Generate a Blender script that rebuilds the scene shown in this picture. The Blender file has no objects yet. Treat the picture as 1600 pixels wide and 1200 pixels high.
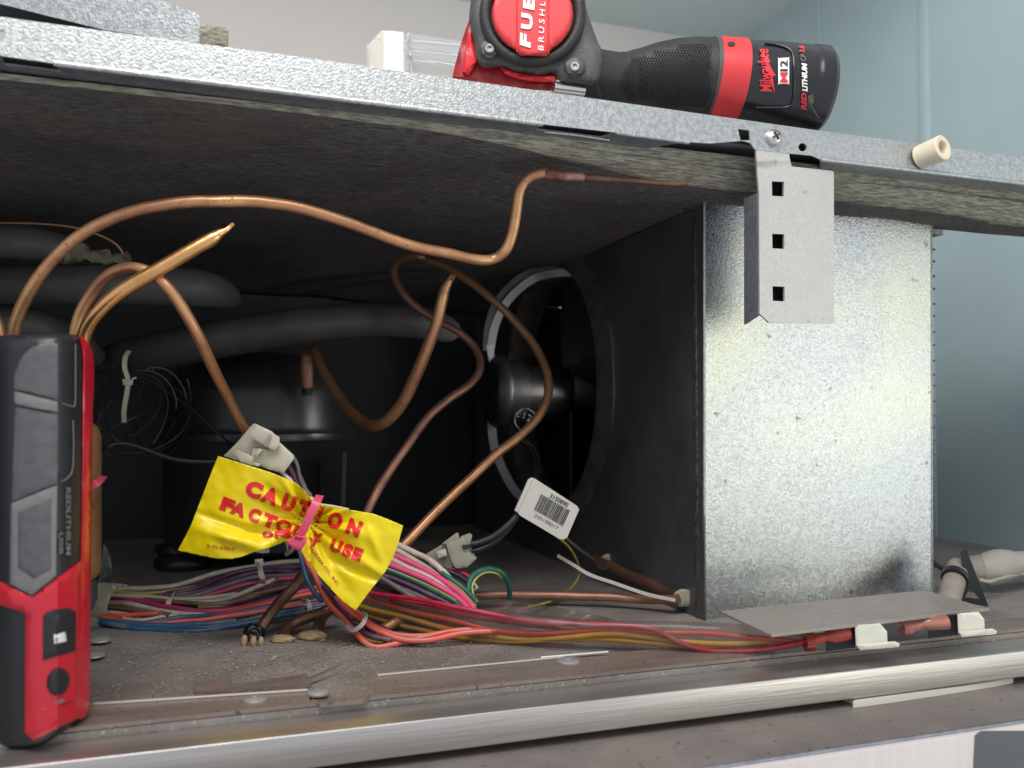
import bpy, bmesh, math, random
from mathutils import Vector, Matrix, noise
random.seed(7)
R = math.radians
S = bpy.context.scene
COL = S.collection
# ------------------------------------------------------------------ camera
F = 1386.0                                   # focal length in px of a 1600 x 1200 frame
TH = R(19.2); PH = math.atan(50/F)
CAM = Vector((0, -.387, .131))
fw = Vector((math.sin(TH)*math.cos(PH), math.cos(TH)*math.cos(PH), math.sin(PH)))
rt = Vector((math.cos(TH), -math.sin(TH), 0))
up = rt.cross(fw)
cd = bpy.data.cameras.new('camera'); co = bpy.data.objects.new('camera', cd); COL.objects.link(co)
cd.sensor_width = 36; cd.lens = 36*F/1600
cd.clip_start = .01; cd.clip_end = 50
co.matrix_world = Matrix.Translation(CAM) @ Matrix((rt, up, -fw)).transposed().to_4x4()
cd.dof.use_dof = True; cd.dof.focus_distance = .52; cd.dof.aperture_fstop = 9.0
S.camera = co
# ------------------------------------------------------------------ light (an indoor close-up lit by room lamps and a window, plus added fill lamps)
W = bpy.data.worlds.new("World"); S.world = W; W.use_nodes = True
bg = W.node_tree.nodes['Background']
bg.inputs[0].default_value = (.86, .93, 1, 1); bg.inputs[1].default_value = .56
def area(name, loc, target, sx, sy, power, color):
    l = bpy.data.lights.new(name, 'AREA'); l.shape = 'RECTANGLE'; l.size = sx; l.size_y = sy
    l.energy = power; l.color = color
    o = bpy.data.objects.new(name, l); COL.objects.link(o); o.location = loc
    o.rotation_euler = (Vector(target)-Vector(loc)).to_track_quat('-Z', 'Y').to_euler()
    return o
area('window_light', (1.75, -1.45, .08), (.4, .1, .13), 1.05, .66, 3.3, (.93, .97, 1))
area('kitchen_lamp', (1.12, -1.0, .04), (.36, .1, .1), .30, .40, .85, (1, .95, .50))
area('ceiling_lamp', (-.3, -1.1, 1.5), (.2, .1, .1), .9, .9, 5.5, (1, .95, .92))
area('wall_fill', (.0, -.25, .75), (.5, .7, .45), .5, .3, 4.2, (1, .96, .93))  # added fill lamp, aimed at the walls to brighten them
g_ = area('hidden_fill', (.347, .252, .17), (.05, .455, .14), .03, .10, .16, (1, .96, .92)); g_.data.spread = R(75)  # added lamp hidden inside the shroud, gives the compressor its highlight
S.view_settings.view_transform = 'Standard'; S.view_settings.look = 'None'
S.view_settings.exposure = 0.34; S.view_settings.gamma = 1

# ------------------------------------------------------------------ helpers
def ray(px, py): return fw + rt*((px-800)/F) + up*((600-py)/F)
def P(px, py, d): return CAM + ray(px, py)*d
def PZ(px, py, z):
    r = ray(px, py); return CAM + r*((z-CAM.z)/r.z)
def PY(px, py, y):
    r = ray(px, py); return CAM + r*((y-CAM.y)/r.y)
def PX(px, py, x):
    r = ray(px, py); return CAM + r*((x-CAM.x)/r.x)
def DZ(px, py, z): return (z-CAM.z)/ray(px, py).z
ORG = {}
def obj(name, bm, m, parent=None, smooth=40, label=None, kind=None):
    if parent is not None: org = ORG[parent.name]
    else:
        xs = [v.co for v in bm.verts]
        lo = Vector([min(c[i] for c in xs) for i in range(3)]); hi = Vector([max(c[i] for c in xs) for i in range(3)])
        org = Vector(((lo.x+hi.x)/2, (lo.y+hi.y)/2, lo.z))
    bmesh.ops.translate(bm, verts=bm.verts, vec=-org)
    bmesh.ops.recalc_face_normals(bm, faces=bm.faces)
    me = bpy.data.meshes.new(name); bm.to_mesh(me); bm.free()
    if smooth:
        me.polygons.foreach_set('use_smooth', [True]*len(me.polygons))
        me.set_sharp_from_angle(angle=R(smooth))
    me.materials.append(m)
    o = bpy.data.objects.new(name, me); COL.objects.link(o)
    if parent is not None: o.parent = parent
    else: o.location = org
    ORG[o.name] = org
    if label: o['label'] = label
    if kind: o['kind'] = kind
    return o
def thing(name, label, cat, loc, group=None):
    o = bpy.data.objects.new(name, None); COL.objects.link(o); o.location = loc
    o.empty_display_size = .01
    o['label'] = label; o['category'] = cat
    if group: o['group'] = group
    ORG[o.name] = Vector(loc); return o
def tag(o, label, cat, group=None):
    o['label'] = label; o['category'] = cat
    if group: o['group'] = group
    return o
def box(bm, lo, hi, M=None, bev=0, seg=2):
    lo = Vector(lo); hi = Vector(hi)
    r = bmesh.ops.create_cube(bm, size=1)
    vs = r['verts']
    for v in vs:
        v.co = Vector([(lo[i]+hi[i])/2 + v.co[i]*(hi[i]-lo[i]) for i in range(3)])
    if bev:
        es = list({e for v in vs for e in v.link_edges})
        rr = bmesh.ops.bevel(bm, geom=es+vs, offset=bev, segments=seg, affect='EDGES', profile=.5)
        vs = list({v for f in rr['faces'] for v in f.verts} | {v for v in vs if v.is_valid})
    if M is not None:
        for v in vs: v.co = M @ v.co
    return bm
def spline(pts, n=6):
    pts = [tuple(p) for p in pts]
    k = len(pts[0]); out = []
    ext = [tuple(2*a-b for a, b in zip(pts[0], pts[1]))] + pts + [tuple(2*a-b for a, b in zip(pts[-1], pts[-2]))]
    for i in range(1, len(ext)-2):
        p0, p1, p2, p3 = ext[i-1:i+3]
        for s in range(n):
            t = s/n
            out.append(tuple(.5*((2*p1[j]) + (-p0[j]+p2[j])*t + (2*p0[j]-5*p1[j]+4*p2[j]-p3[j])*t*t + (-p0[j]+3*p1[j]-3*p2[j]+p3[j])*t**3) for j in range(k)))
    out.append(pts[-1]); return out
def tube(bm, pts, rad, sides=14, cap=True, squash=None):
    pts = [Vector(p[:3]) for p in pts]; n = len(pts)
    rads = rad if isinstance(rad, (list, tuple)) else [rad]*n
    t0 = (pts[1]-pts[0]).normalized()
    nv = t0.orthogonal().normalized(); rings = []
    for i in range(n):
        t = (pts[min(i+1, n-1)]-pts[max(i-1, 0)])
        if t.length < 1e-9: t = t0
        t.normalize()
        nv = (nv - t*nv.dot(t)).normalized(); b = t.cross(nv)
        rings.append([bm.verts.new(pts[i] + (nv*math.cos(a)+b*math.sin(a))*rads[i]) for a in [2*math.pi*k/sides for k in range(sides)]])
    for i in range(n-1):
        for k in range(sides):
            bm.faces.new((rings[i][k], rings[i][(k+1) % sides], rings[i+1][(k+1) % sides], rings[i+1][k]))
    if cap:
        bm.faces.new(rings[0][::-1]); bm.faces.new(rings[-1])
    return bm
def pxtube(pts, r, n=6, sides=14, bm=None):
    """pts: (px, py, depth[, radius])"""
    sp = spline(pts, n); bm = bm or bmesh.new()
    rads = [q[3] for q in sp] if len(sp[0]) > 3 else r
    return tube(bm, [P(*q[:3]) for q in sp], rads, sides)
def sheet(loops, mapf, thick, grid=0, bm=None, side_only=False):
    """flat loops in 2-D (first outer, rest holes), cut on a grid, mapped to 3-D and given thickness"""
    t = bmesh.new()
    for lp in loops:
        vs = [t.verts.new((x, y, 0)) for x, y in lp]
        for i in range(len(vs)): t.edges.new((vs[i], vs[(i+1) % len(vs)]))
    bmesh.ops.triangle_fill(t, use_beauty=True, use_dissolve=False, edges=t.edges[:], normal=(0, 0, 1))
    return sheet_bm(t, mapf, thick, grid, bm)
def sheet_bm(t, mapf, thick, grid=0, bm=None):
    if grid:
        xs = [v.co.x for v in t.verts]; ys = [v.co.y for v in t.verts]
        for ax, lo, hi in ((0, min(xs), max(xs)), (1, min(ys), max(ys))):
            k = math.floor(lo/grid)+1
            while k*grid < hi:
                c = [0, 0, 0]; c[ax] = k*grid + .013; nn = [0, 0, 0]; nn[ax] = 1
                bmesh.ops.bisect_plane(t, geom=t.verts[:]+t.edges[:]+t.faces[:], dist=1e-5, plane_co=c, plane_no=nn)
                k += 1
    bm = bm or bmesh.new()
    t.verts.index_update()
    a = [bm.verts.new(mapf(v.co.x, v.co.y)) for v in t.verts]
    if thick is not None:
        b = [bm.verts.new(v.co + Vector(thick)) for v in a]
    for f in t.faces:
        idx = [v.index for v in f.verts]
        bm.faces.new([a[i] for i in idx])
        if thick is not None: bm.faces.new([b[i] for i in reversed(idx)])
    if thick is not None:
        for e in t.edges:
            if len(e.link_faces) == 1:
                i, j = e.verts[0].index, e.verts[1].index
                bm.faces.new((a[i], a[j], b[j], b[i]))
    t.free(); return bm
def pdist(px, py, poly):
    m = 1e9
    for i in range(len(poly)):
        x1, y1 = poly[i]; x2, y2 = poly[(i+1) % len(poly)]
        dx, dy = x2-x1, y2-y1; L = dx*dx+dy*dy or 1e-9
        t = max(0, min(1, ((px-x1)*dx+(py-y1)*dy)/L))
        m = min(m, math.hypot(px-x1-t*dx, py-y1-t*dy))
    return m
def patch(poly, dfun, thick, grid=12, rnd=0, off=0, holes=(), bm=None, back=None):
    """an outline given its own distance dfun(px,py) and thickness, edges rounded over rnd px"""
    if not callable(dfun):
        dv = dfun; dfun = lambda x, y: dv
    def m(x, y):
        d = dfun(x, y) - off
        if rnd:
            q = min(pdist(x, y, poly), rnd)
            d += (rnd - math.sqrt(max(rnd*rnd-(rnd-q)**2, 0)))*d/F
        return P(x, y, d)
    if back is None: back = (sum(p[0] for p in poly)/len(poly), sum(p[1] for p in poly)/len(poly))
    return sheet([poly]+list(holes), m, ray(*back)*thick if thick else None, grid, bm)
def circ(cx, cy, r, n=28, ry=None, a0=0, a1=2*math.pi, tilt=0):
    ry = ry or r; out = []
    for i in range(n):
        a = a0+(a1-a0)*i/n; x = r*math.cos(a); y = ry*math.sin(a)
        out.append((cx+x*math.cos(tilt)-y*math.sin(tilt), cy+x*math.sin(tilt)+y*math.cos(tilt)))
    return out
def smoothpoly(pts, n=5):
    q = pts[-2:]+pts+pts[:2]; sp = spline(q, n)
    return sp[2*n:2*n+len(pts)*n]
def glyphs(text, bold=0.0, shear=0, space=1.0):
    c = bpy.data.curves.new('t', 'FONT'); c.body = text; c.size = 1; c.offset = bold; c.shear = shear
    c.space_character = space; c.resolution_u = 4; c.fill_mode = 'FRONT'
    o = bpy.data.objects.new('t', c); COL.objects.link(o)
    dg = bpy.context.evaluated_depsgraph_get()
    me = bpy.data.meshes.new_from_object(o.evaluated_get(dg))
    bm = bmesh.new(); bm.from_mesh(me)
    bpy.data.objects.remove(o); bpy.data.curves.remove(c); bpy.data.meshes.remove(me)
    bmesh.ops.triangulate(bm, faces=bm.faces)
    return bm
def text(bm, s, o, d, w, h, mapf, bold=0, shear=0, grid=0, space=1.0):
    """lettering s from px o along direction d, w px wide and h px tall, mapped onto a surface"""
    g = glyphs(s, bold, shear, space)
    x0 = min(v.co.x for v in g.verts); x1 = max(v.co.x for v in g.verts)
    y1 = max(v.co.y for v in g.verts); y0 = min(0, min(v.co.y for v in g.verts)) if any(ch in s for ch in ',gjpqy') else min(v.co.y for v in g.verts)
    L = math.hypot(*d); dx, dy = d[0]/L, d[1]/L
    ux, uy = dy, -dx                       # "up" of the writing in px
    for v in g.verts:
        a = (v.co.x-x0)/(x1-x0)*w; b = (v.co.y-y0)/(y1-y0)*h
        v.co = Vector((o[0]+dx*a+ux*b, o[1]+dy*a+uy*b, 0))
    return sheet_bm(g, mapf, None, grid, bm)
# ------------------------------------------------------------------ materials
def mat(name, col, rough=.5, metal=0, var=0, vscale=40, bump=0, bscale=200, stretch=None, spec=.5, col2=None, emit=None,
        rvar=0, alpha=1, trans=0, coat=0, kind='noise', sss=0, thr=None, detail=5, aniso=0, speck=None, tint=None):
    m = bpy.data.materials.new(name); m.use_nodes = True
    nt = m.node_tree; N = nt.nodes; L = nt.links; b = N['Principled BSDF']
    def I(k, v): b.inputs[k].default_value = v
    I('Base Color', (*col, 1)); I('Roughness', rough); I('Metallic', metal); I('Specular IOR Level', spec)
    if trans: I('Transmission Weight', trans)
    if alpha < 1: I('Alpha', alpha)
    if coat: I('Coat Weight', coat); I('Coat Roughness', .15)
    if sss: I('Subsurface Weight', sss); I('Subsurface Radius', (.01, .008, .005)); I('Subsurface Scale', .3)
    if aniso: I('Anisotropic', aniso)
    if var or bump or rvar or speck or tint:
        tc = N.new('ShaderNodeTexCoord'); mp = N.new('ShaderNodeMapping'); L.new(tc.outputs['Object'], mp.inputs[0])
        if stretch: mp.inputs['Scale'].default_value = stretch
    if var or rvar:
        if kind == 'voronoi':
            n = N.new('ShaderNodeTexVoronoi'); n.inputs['Scale'].default_value = vscale
            sep = N.new('ShaderNodeSeparateColor'); L.new(n.outputs['Color'], sep.inputs[0]); out = sep.outputs[0]
        else:
            n = N.new('ShaderNodeTexNoise'); n.inputs['Scale'].default_value = vscale; n.inputs['Detail'].default_value = detail
            n.inputs['Roughness'].default_value = .65; out = n.outputs[0]
        L.new(mp.outputs[0], n.inputs['Vector'])
    if var:
        cr = N.new('ShaderNodeValToRGB'); e = cr.color_ramp.elements
        c2 = col2 or tuple(c*(1-var) for c in col)
        lo, hi = thr or ((.0, 1) if kind == 'voronoi' else (.32, .68))
        e[0].position = lo; e[0].color = (*c2, 1); e[1].position = hi; e[1].color = (*col, 1)
        L.new(out, cr.inputs[0]); L.new(cr.outputs[0], b.inputs['Base Color'])
    def over(fac_scale, lo_, hi_, c_, amt, det=3):
        src = b.inputs['Base Color'].links[0].from_socket if b.inputs['Base Color'].links else None
        nn = N.new('ShaderNodeTexNoise'); nn.inputs['Scale'].default_value = fac_scale; nn.inputs['Detail'].default_value = det
        L.new(tc.outputs['Object'], nn.inputs['Vector'])
        mr_ = N.new('ShaderNodeMapRange'); mr_.inputs[1].default_value = lo_; mr_.inputs[2].default_value = hi_; mr_.inputs[4].default_value = amt
        L.new(nn.outputs[0], mr_.inputs[0])
        mx = N.new('ShaderNodeMix'); mx.data_type = 'RGBA'; L.new(mr_.outputs[0], mx.inputs[0])
        if src: L.new(src, mx.inputs[6])
        else: mx.inputs[6].default_value = (*col, 1)
        mx.inputs[7].default_value = (*c_, 1); L.new(mx.outputs[2], b.inputs['Base Color'])
    for q in (tint or []): over(*q)
    for q in (speck or []): over(*q)
    if rvar:
        mr = N.new('ShaderNodeMapRange'); mr.inputs[3].default_value = rough-rvar; mr.inputs[4].default_value = rough+rvar
        L.new(out, mr.inputs[0]); L.new(mr.outputs[0], b.inputs['Roughness'])
    if bump:
        n2 = N.new('ShaderNodeTexNoise'); n2.inputs['Scale'].default_value = bscale; n2.inputs['Detail'].default_value = 4
        L.new(mp.outputs[0], n2.inputs['Vector'])
        bp = N.new('ShaderNodeBump'); bp.inputs['Strength'].default_value = bump; bp.inputs['Distance'].default_value = .001
        L.new(n2.outputs[0], bp.inputs['Height']); L.new(bp.outputs[0], b.inputs['Normal'])
    return m
M = {}
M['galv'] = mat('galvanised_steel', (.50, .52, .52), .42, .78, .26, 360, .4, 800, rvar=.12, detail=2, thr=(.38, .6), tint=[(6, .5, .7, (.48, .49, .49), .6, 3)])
M['galv_panel'] = mat('galvanised_panel', (.52, .54, .56), .25, 1, .36, 620, .26, 1200, rvar=.05, kind='voronoi', tint=[(4.5, .48, .64, (.58, .58, .40), .75, 2), (8, .5, .7, (.42, .46, .52), .6, 2)], speck=[(60, .705, .735, (.13, .13, .13), .8, 3), (170, .74, .76, (.15, .15, .15), .7, 2)])
M['galv_dull'] = mat('galvanised_bracket', (.60, .585, .56), .5, .6, .16, 520, .2, 1100, (1, 1, 1), rvar=.06, tint=[(30, .5, .7, (.5, .49, .47), .6, 4)], speck=[(160, .68, .73, (.3, .28, .25), .5, 3)])
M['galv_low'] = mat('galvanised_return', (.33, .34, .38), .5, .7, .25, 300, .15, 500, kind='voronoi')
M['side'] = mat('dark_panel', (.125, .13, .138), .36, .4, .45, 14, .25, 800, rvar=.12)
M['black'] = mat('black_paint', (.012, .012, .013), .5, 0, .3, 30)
M['compressor'] = mat('compressor_enamel', (.030, .030, .032), .34, .2, .3, 20, .05, 60, spec=.8, rvar=.08)
M['foam'] = mat('foam_insulation', (.072, .068, .068), .5, 0, .25, 60, .2, 600, (1, 4, 4), spec=.4, tint=[(16, .5, .7, (.15, .135, .12), .5, 5)])
M['mat_dark'] = mat('fibre_facing', (.20, .185, .183), .85, 0, .7, 700, 1.0, 1100, (.19, 1, 1), spec=.3, detail=10, thr=(.38, .64), tint=[(14, .48, .68, (.085, .076, .078), .7, 6), (9, .52, .7, (.20, .155, .125), .6, 5)], speck=[(900, .64, .72, (.5, .44, .38), .3, 1)])
M['mat_edge'] = mat('fibre_edge', (.46, .43, .35), .95, 0, .6, 600, 1.0, 1100, (.17, 1, 1.6), spec=.1, detail=9, thr=(.4, .6), tint=[(30, .5, .7, (.20, .18, .14), .45, 5)])
M['copper'] = mat('copper', (.60, .325, .165), .40, .68, .42, 45, .15, 300, col2=(.45, .21, .11), rvar=.14, thr=(.3, .62), tint=[(22, .5, .68, (.36, .15, .09), .75, 4), (38, .56, .7, (.80, .50, .22), .6, 3)], speck=[(400, .66, .72, (.16, .08, .05), .7, 2)])
M['copper_b'] = mat('bright_copper', (.88, .50, .20), .25, .9, .4, 38, .1, 300, col2=(.58, .29, .12), rvar=.1, tint=[(30, .55, .7, (.55, .22, .20), .7, 4)])
M['copper_d'] = mat('tarnished_copper', (.42, .21, .14), .45, .6, .4, 40, .1, 200, col2=(.22, .11, .075), rvar=.1)
M['braze'] = mat('scorched_copper', (.36, .13, .10), .4, .5, .5, 120, .3, 300, col2=(.10, .05, .045), tint=[(90, .55, .68, (.45, .36, .30), .6, 3)])
M['copper_br'] = mat('dark_brown_copper', (.22, .11, .07), .35, .45, .4, 60, .1, 200, col2=(.10, .05, .035))
M['floor'] = mat('dusty_floor', (.29, .258, .238), .52, .1, .4, 26, .35, 260, rvar=.16, spec=.45, tint=[(7, .5, .7, (.36, .33, .31), .5), (12, .55, .75, (.14, .12, .12), .6, 6)], speck=[(700, .64, .72, (.55, .50, .42), .7, 1), (420, .66, .74, (.07, .06, .055), .8, 2)])
M['lip'] = mat('brown_lip', (.27, .215, .185), .40, .2, .35, 30, .2, 160, (.5, 2.5, 1), rvar=.14, tint=[(9, .5, .72, (.18, .14, .12), .6, 5)], speck=[(330, .66, .72, (.07, .05, .04), .85, 2), (800, .66, .74, (.50, .45, .38), .5, 1)])
M['rail'] = mat('brushed_steel', (.64, .60, .575), .4, .9, .14, 300, .14, 700, (.03, 1, 1), rvar=.08)
M['ledge'] = mat('door_top', (.24, .205, .185), .5, .1, .4, 14, .15, 200, rvar=.12, tint=[(10, .5, .7, (.17, .14, .13), .7, 4)], speck=[(260, .66, .72, (.08, .05, .04), .8, 2)])
M['door'] = mat('door_front', (.66, .59, .585), .45, .3, .08, 300, .08, 600, (1, 1, .04))
M['pad'] = mat('grey_pad', (.10, .105, .12), .5)
M['teal'] = mat('teal_wall_paint', (.42, .54, .565), .75, 0, .1, 5, .15, 60, spec=.3)
M['ceil'] = mat('ceiling_paint', (.66, .74, .745), .8, 0, .05, 5)
M['beige'] = mat('beige_wall_paint', (.82, .76, .735), .8, 0, .05, 3)
M['cream'] = mat('cream_plastic', (.72, .70, .61), .4, sss=.15)
M['nylon'] = mat('natural_nylon', (.62, .59, .46), .35, 0, .15, 60, sss=.2, spec=.5)
M['nylon_d'] = mat('aged_nylon', (.40, .385, .31), .4, 0, .25, 60, sss=.1)
M['spacer'] = mat('spacer_plastic', (.76, .68, .52), .45, 0, .1, 60, sss=.2)
M['clear'] = mat('clear_plastic', (.9, .92, .95), .08, 0, trans=.85)
M['tie'] = mat('white_cable_tie', (.56, .54, .48), .42, sss=.1)
M['pink_tie'] = mat('pink_cable_tie', (.72, .085, .17), .38, sss=.05)
M['yellow'] = mat('yellow_film', (.88, .70, .008), .3, 0, .05, 60, .12, 110, spec=.45)
M['redink'] = mat('red_ink', (.72, .02, .025), .35)
M['brownink'] = mat('brown_red_ink', (.50, .07, .03), .4)
M['tagwhite'] = mat('paper_tag', (.60, .575, .52), .5, 0, .08, 60)
M['ink'] = mat('black_ink', (.025, .023, .022), .5)
M['greyink'] = mat('grey_ink', (.16, .15, .14), .5)
M['tool_black'] = mat('tool_rubber', (.030, .029, .030), .5, 0, .35, 60, .35, 900, spec=.4)
M['tool_grey'] = mat('tool_overmould', (.075, .073, .073), .5, 0, .3, 80, .2, 700)
M['tool_red'] = mat('tool_red', (.66, .02, .03), .33, 0, .14, 40, .05, 300)
M['tool_red_d'] = mat('tool_red_deep', (.34, .012, .018), .35, 0, .2, 40)
M['tool_redc'] = mat('tool_red_cap', (.60, .035, .04), .42, 0, .1, 30, .1, 500)
M['white'] = mat('white_print', (.85, .82, .80), .4)
M['redprint'] = mat('red_print', (.72, .03, .05), .4)
M['batt'] = mat('battery_plastic', (.016, .015, .018), .26, 0, .3, 50, .15, 500, coat=.3)
M['chrome'] = mat('chrome', (.75, .72, .70), .2, 1)
M['zinc'] = mat('zinc_screw', (.66, .64, .60), .3, .9, .2, 200)
M['rivet'] = mat('dusty_rivet', (.42, .41, .40), .5, .4, .25, 100)
M['torch_b'] = mat('torch_black', (.022, .022, .026), .38, 0, .25, 30, .08, 300)
M['torch_g'] = mat('torch_grey', (.125, .12, .125), .5, 0, .3, 220, .15, 600)
M['torch_l'] = mat('torch_light_grey', (.21, .203, .20), .45, 0, .15, 200)
M['torch_r'] = mat('torch_red', (.62, .012, .03), .3, 0, .08, 20, coat=.3)
M['putty'] = mat('tan_putty', (.44, .31, .17), .7, 0, .4, 90, .4, 200)
M['mastic'] = mat('black_mastic', (.012, .011, .011), .3, 0, 0, 90, .4, 200)
M['cap'] = mat('capacitor_brown', (.36, .19, .08), .5, 0, .25, 40)
M['cable'] = mat('black_cable', (.014, .014, .015), .42)
M['plate'] = mat('dusty_steel_plate', (.36, .315, .28), .5, .25, .25, 60, .2, 300, (1, 4, 1), rvar=.08, tint=[(25, .5, .7, (.26, .22, .19), .6, 4)], speck=[(500, .66, .72, (.10, .08, .07), .7, 2), (900, .66, .72, (.6, .55, .5), .6, 1)])
M['edge'] = mat('bare_edge', (.62, .56, .52), .4, .6)
M['tape'] = mat('grey_tape', (.20, .19, .14), .5, 0, .4, 60, .5, 150)
M['pipe'] = mat('grey_pipe', (.30, .265, .225), .7, 0, .25, 90, .2, 300)
M['pvc'] = mat('pale_plastic', (.40, .37, .33), .5, 0, .15, 50)
M['sleeve'] = mat('clear_sleeve', (.17, .10, .085), .22, 0, .3, 40, .5, 60, alpha=.30, spec=.7)
M['redsleeve'] = mat('red_terminal', (.72, .13, .09), .2, 0, 0, trans=.35, alpha=.9)
M['dust'] = mat('pale_grit', (.42, .36, .27), .8, 0, .4, 300)
M['blade'] = mat('fan_blade', (.05, .035, .032), .45)
M['strap'] = mat('motor_strap', (.36, .36, .365), .42, .5, .25, 120, .1, 300)
WC = dict(white=(.56, .50, .42), yellow=(.50, .40, .06), purple=(.085, .028, .075), grey=(.13, .125, .125), magenta=(.44, .035, .14),
          brown=(.19, .075, .05), red=(.72, .07, .03), salmon=(.82, .13, .09), blue=(.03, .10, .20), orange=(.70, .15, .08), pink=(.80, .09, .24),
          green=(.015, .13, .095), ochre=(.74, .38, .02), navy=(.02, .035, .07), crimson=(.52, .02, .06), cream=(.68, .58, .50))
for k, c in WC.items(): M['w_'+k] = mat('wire_'+k, c, .36, 0, .2, 120, .08, 500, spec=.5, rvar=.1, tint=[(45, .5, .72, (.30, .26, .22), .4, 4)])
def lerp(x, T):
    if x <= T[0][0]: return T[0][1]
    for (a, u), (b, v) in zip(T, T[1:]):
        if x <= b: return u+(v-u)*(x-a)/(b-a)
    return T[-1][1]
# ------------------------------------------------------------------ the room and the compartment (setting)
def quad(name, pts, m, thick, kind='structure'):
    bm = bmesh.new(); a = [bm.verts.new(p) for p in pts]; b = [bm.verts.new(Vector(p)+Vector(thick)) for p in pts]
    bm.faces.new(a); bm.faces.new(b[::-1]); n = len(a)
    for i in range(n): bm.faces.new((a[i], a[(i+1) % n], b[(i+1) % n], b[i]))
    return obj(name, bm, m, None, 0, kind=kind)
XW, YB, ZC = .75, .745, .69
quad('wall_right', [(XW, .12, -.35), (XW, YB, -.35), (XW, YB, ZC), (XW, .12, ZC)], M['teal'], (.02, 0, 0))
quad('wall_back', [(-1.6, YB, -.02), (XW, YB, -.02), (XW, YB, ZC), (-1.6, YB, ZC)], M['beige'], (0, .02, 0))
quad('ceiling', [(-1.6, .15, ZC), (XW, .15, ZC), (XW, YB+.02, ZC), (-1.6, YB+.02, ZC)], M['ceil'], (0, 0, .02))
# faint upright joints in the wall paint
for k, (px, w) in enumerate(((1281, .004), (1445, .007))):
    p = PX(px, 100, XW); bm = bmesh.new()
    box(bm, (XW-.003, p.y-w, -.3), (XW+.001, p.y+w, ZC), None, .0015)
    obj('wall_joint', bm, M['teal'], None, kind='structure')
YF = .0235
fl = bmesh.new(); box(fl, (-.42, YF, -.012), (.749, .70, 0)); FLOOR = obj('compartment_floor', fl, M['floor'], None, 0, kind='structure')
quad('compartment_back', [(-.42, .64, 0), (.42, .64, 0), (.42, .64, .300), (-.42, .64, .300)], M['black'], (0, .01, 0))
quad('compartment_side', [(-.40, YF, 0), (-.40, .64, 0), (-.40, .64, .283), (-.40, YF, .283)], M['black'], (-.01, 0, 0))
# folded front lip of the floor, with its notch and small step
m0 = lambda x, y: PZ(x, y, .0022)
back = [(-110, 1119), (100, 1104), (480, 1078), (484, 1094), (500, 1099), (568, 1093), (584, 1086), (590, 1056), (950, 1020), (1100, 1008), (1330, 990), (1700, 955)]
yl = YF+.0004
def frontpx(x):                     # px y where the plane z=.0022 meets y=yl
    r = ray(x, 600); d = (yl-CAM.y)/r.y; p = Vector((0, 0, .0022))-CAM
    lo, hi = 900, 1400
    for _ in range(30):
        mid = (lo+hi)/2
        if PZ(x, mid, .0022).y > yl: lo = mid
        else: hi = mid
    return lo
front = [(x, frontpx(x)) for x in (1700, 1200, 700, 200, -110)]
obj('lip_plate', sheet([back+front], m0, (0, 0, -.0018)), M['lip'], FLOOR, 0)
for pts in ([(145, 1100), (480, 1078)], [(590, 1055), (950, 1020)]):
    bm = bmesh.new(); a = PZ(*pts[0], .0028); b = PZ(*pts[1], .0028); tube(bm, [a, a.lerp(b, .5), b], .0007, 8)
    obj('folded_edge', bm, M['edge'], FLOOR)
bm = sheet([[(303, 1064), (362, 1058), (363, 1070), (480, 1052), (486, 1064), (363, 1080), (305, 1080)]], lambda x, y: PZ(x, y, .0035), (0, 0, -.003)); obj('step_plate', bm, M['lip'], FLOOR, 0)
bm = sheet([[(440, 1066), (478, 1061), (528, 1039), (535, 1036), (480, 1064), (442, 1068)]], lambda x, y: PZ(x, y, .003+max(0, x-480)*.00004), (0, 0, -.0008)); obj('metal_sliver', bm, M['zinc'], FLOOR, 0)
def rivet(px, py, r, h=.0016, hole=True):
    c = PZ(px, py, .0022); bm = bmesh.new()
    prof = [(r, 0), (r, h*.5), (r*.8, h), (r*.3, h*1.05), (r*.24, h*.5), (0.0001, h*.45)] if hole else [(r, 0), (r*.95, h*.5), (r*.6, h), (.0001, h*1.15)]
    n = 20; rg = []
    for q, z in prof: rg.append([bm.verts.new(c+Vector((q*math.cos(2*math.pi*k/n), q*math.sin(2*math.pi*k/n), z-.0004))) for k in range(n)])
    for a, b in zip(rg, rg[1:]):
        for k in range(n): bm.faces.new((a[k], a[(k+1) % n], b[(k+1) % n], b[k]))
    obj('rivet', bm, M['rivet'], FLOOR)
for px, py, r, hole in ((398, 1094, .0055, 1), (497, 1083, .0052, 1), (888, 1034, .0062, 1), (157, 1000, .0058, 0), (146, 1024, .0058, 0)): rivet(px, py, r, .0018, hole)
bm = bmesh.new(); tube(bm, [PZ(845, 1028, .003), PZ(950, 1019, .004)], .0008, 6); obj('loose_sliver', bm, M['edge'], FLOOR)
# grit
bm = bmesh.new()
def grit(px, py, s):
    c = PZ(px, py, .0004 + (.0022 if py > 1060 else 0)); vs = []
    for k in range(4): vs.append(bm.verts.new(c+Vector((random.uniform(-1, 1), random.uniform(-1, 1), random.uniform(0, .8)))*s))
    for a, b, d in ((0, 1, 2), (0, 1, 3), (1, 2, 3), (0, 2, 3)): bm.faces.new((vs[a], vs[b], vs[d]))
for k in range(3200):
    cx, cy, sx, sy = random.choice(((450, 1020, 120, 22), (560, 1025, 150, 20), (820, 1012, 180, 10), (330, 1010, 100, 35), (430, 1040, 60, 12), (250, 1040, 90, 40), (620, 1010, 80, 8)))
    px, py = random.gauss(cx, sx), random.gauss(cy, sy)
    if 145 < px < 1200 and 985 < py < 1090: grit(px, py, random.choice((.0003, .0004, .0005, .0006, .0010)))
for k in range(26): grit(random.gauss(470, 130), random.uniform(1002, 1050), random.uniform(.0012, .0020))
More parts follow.
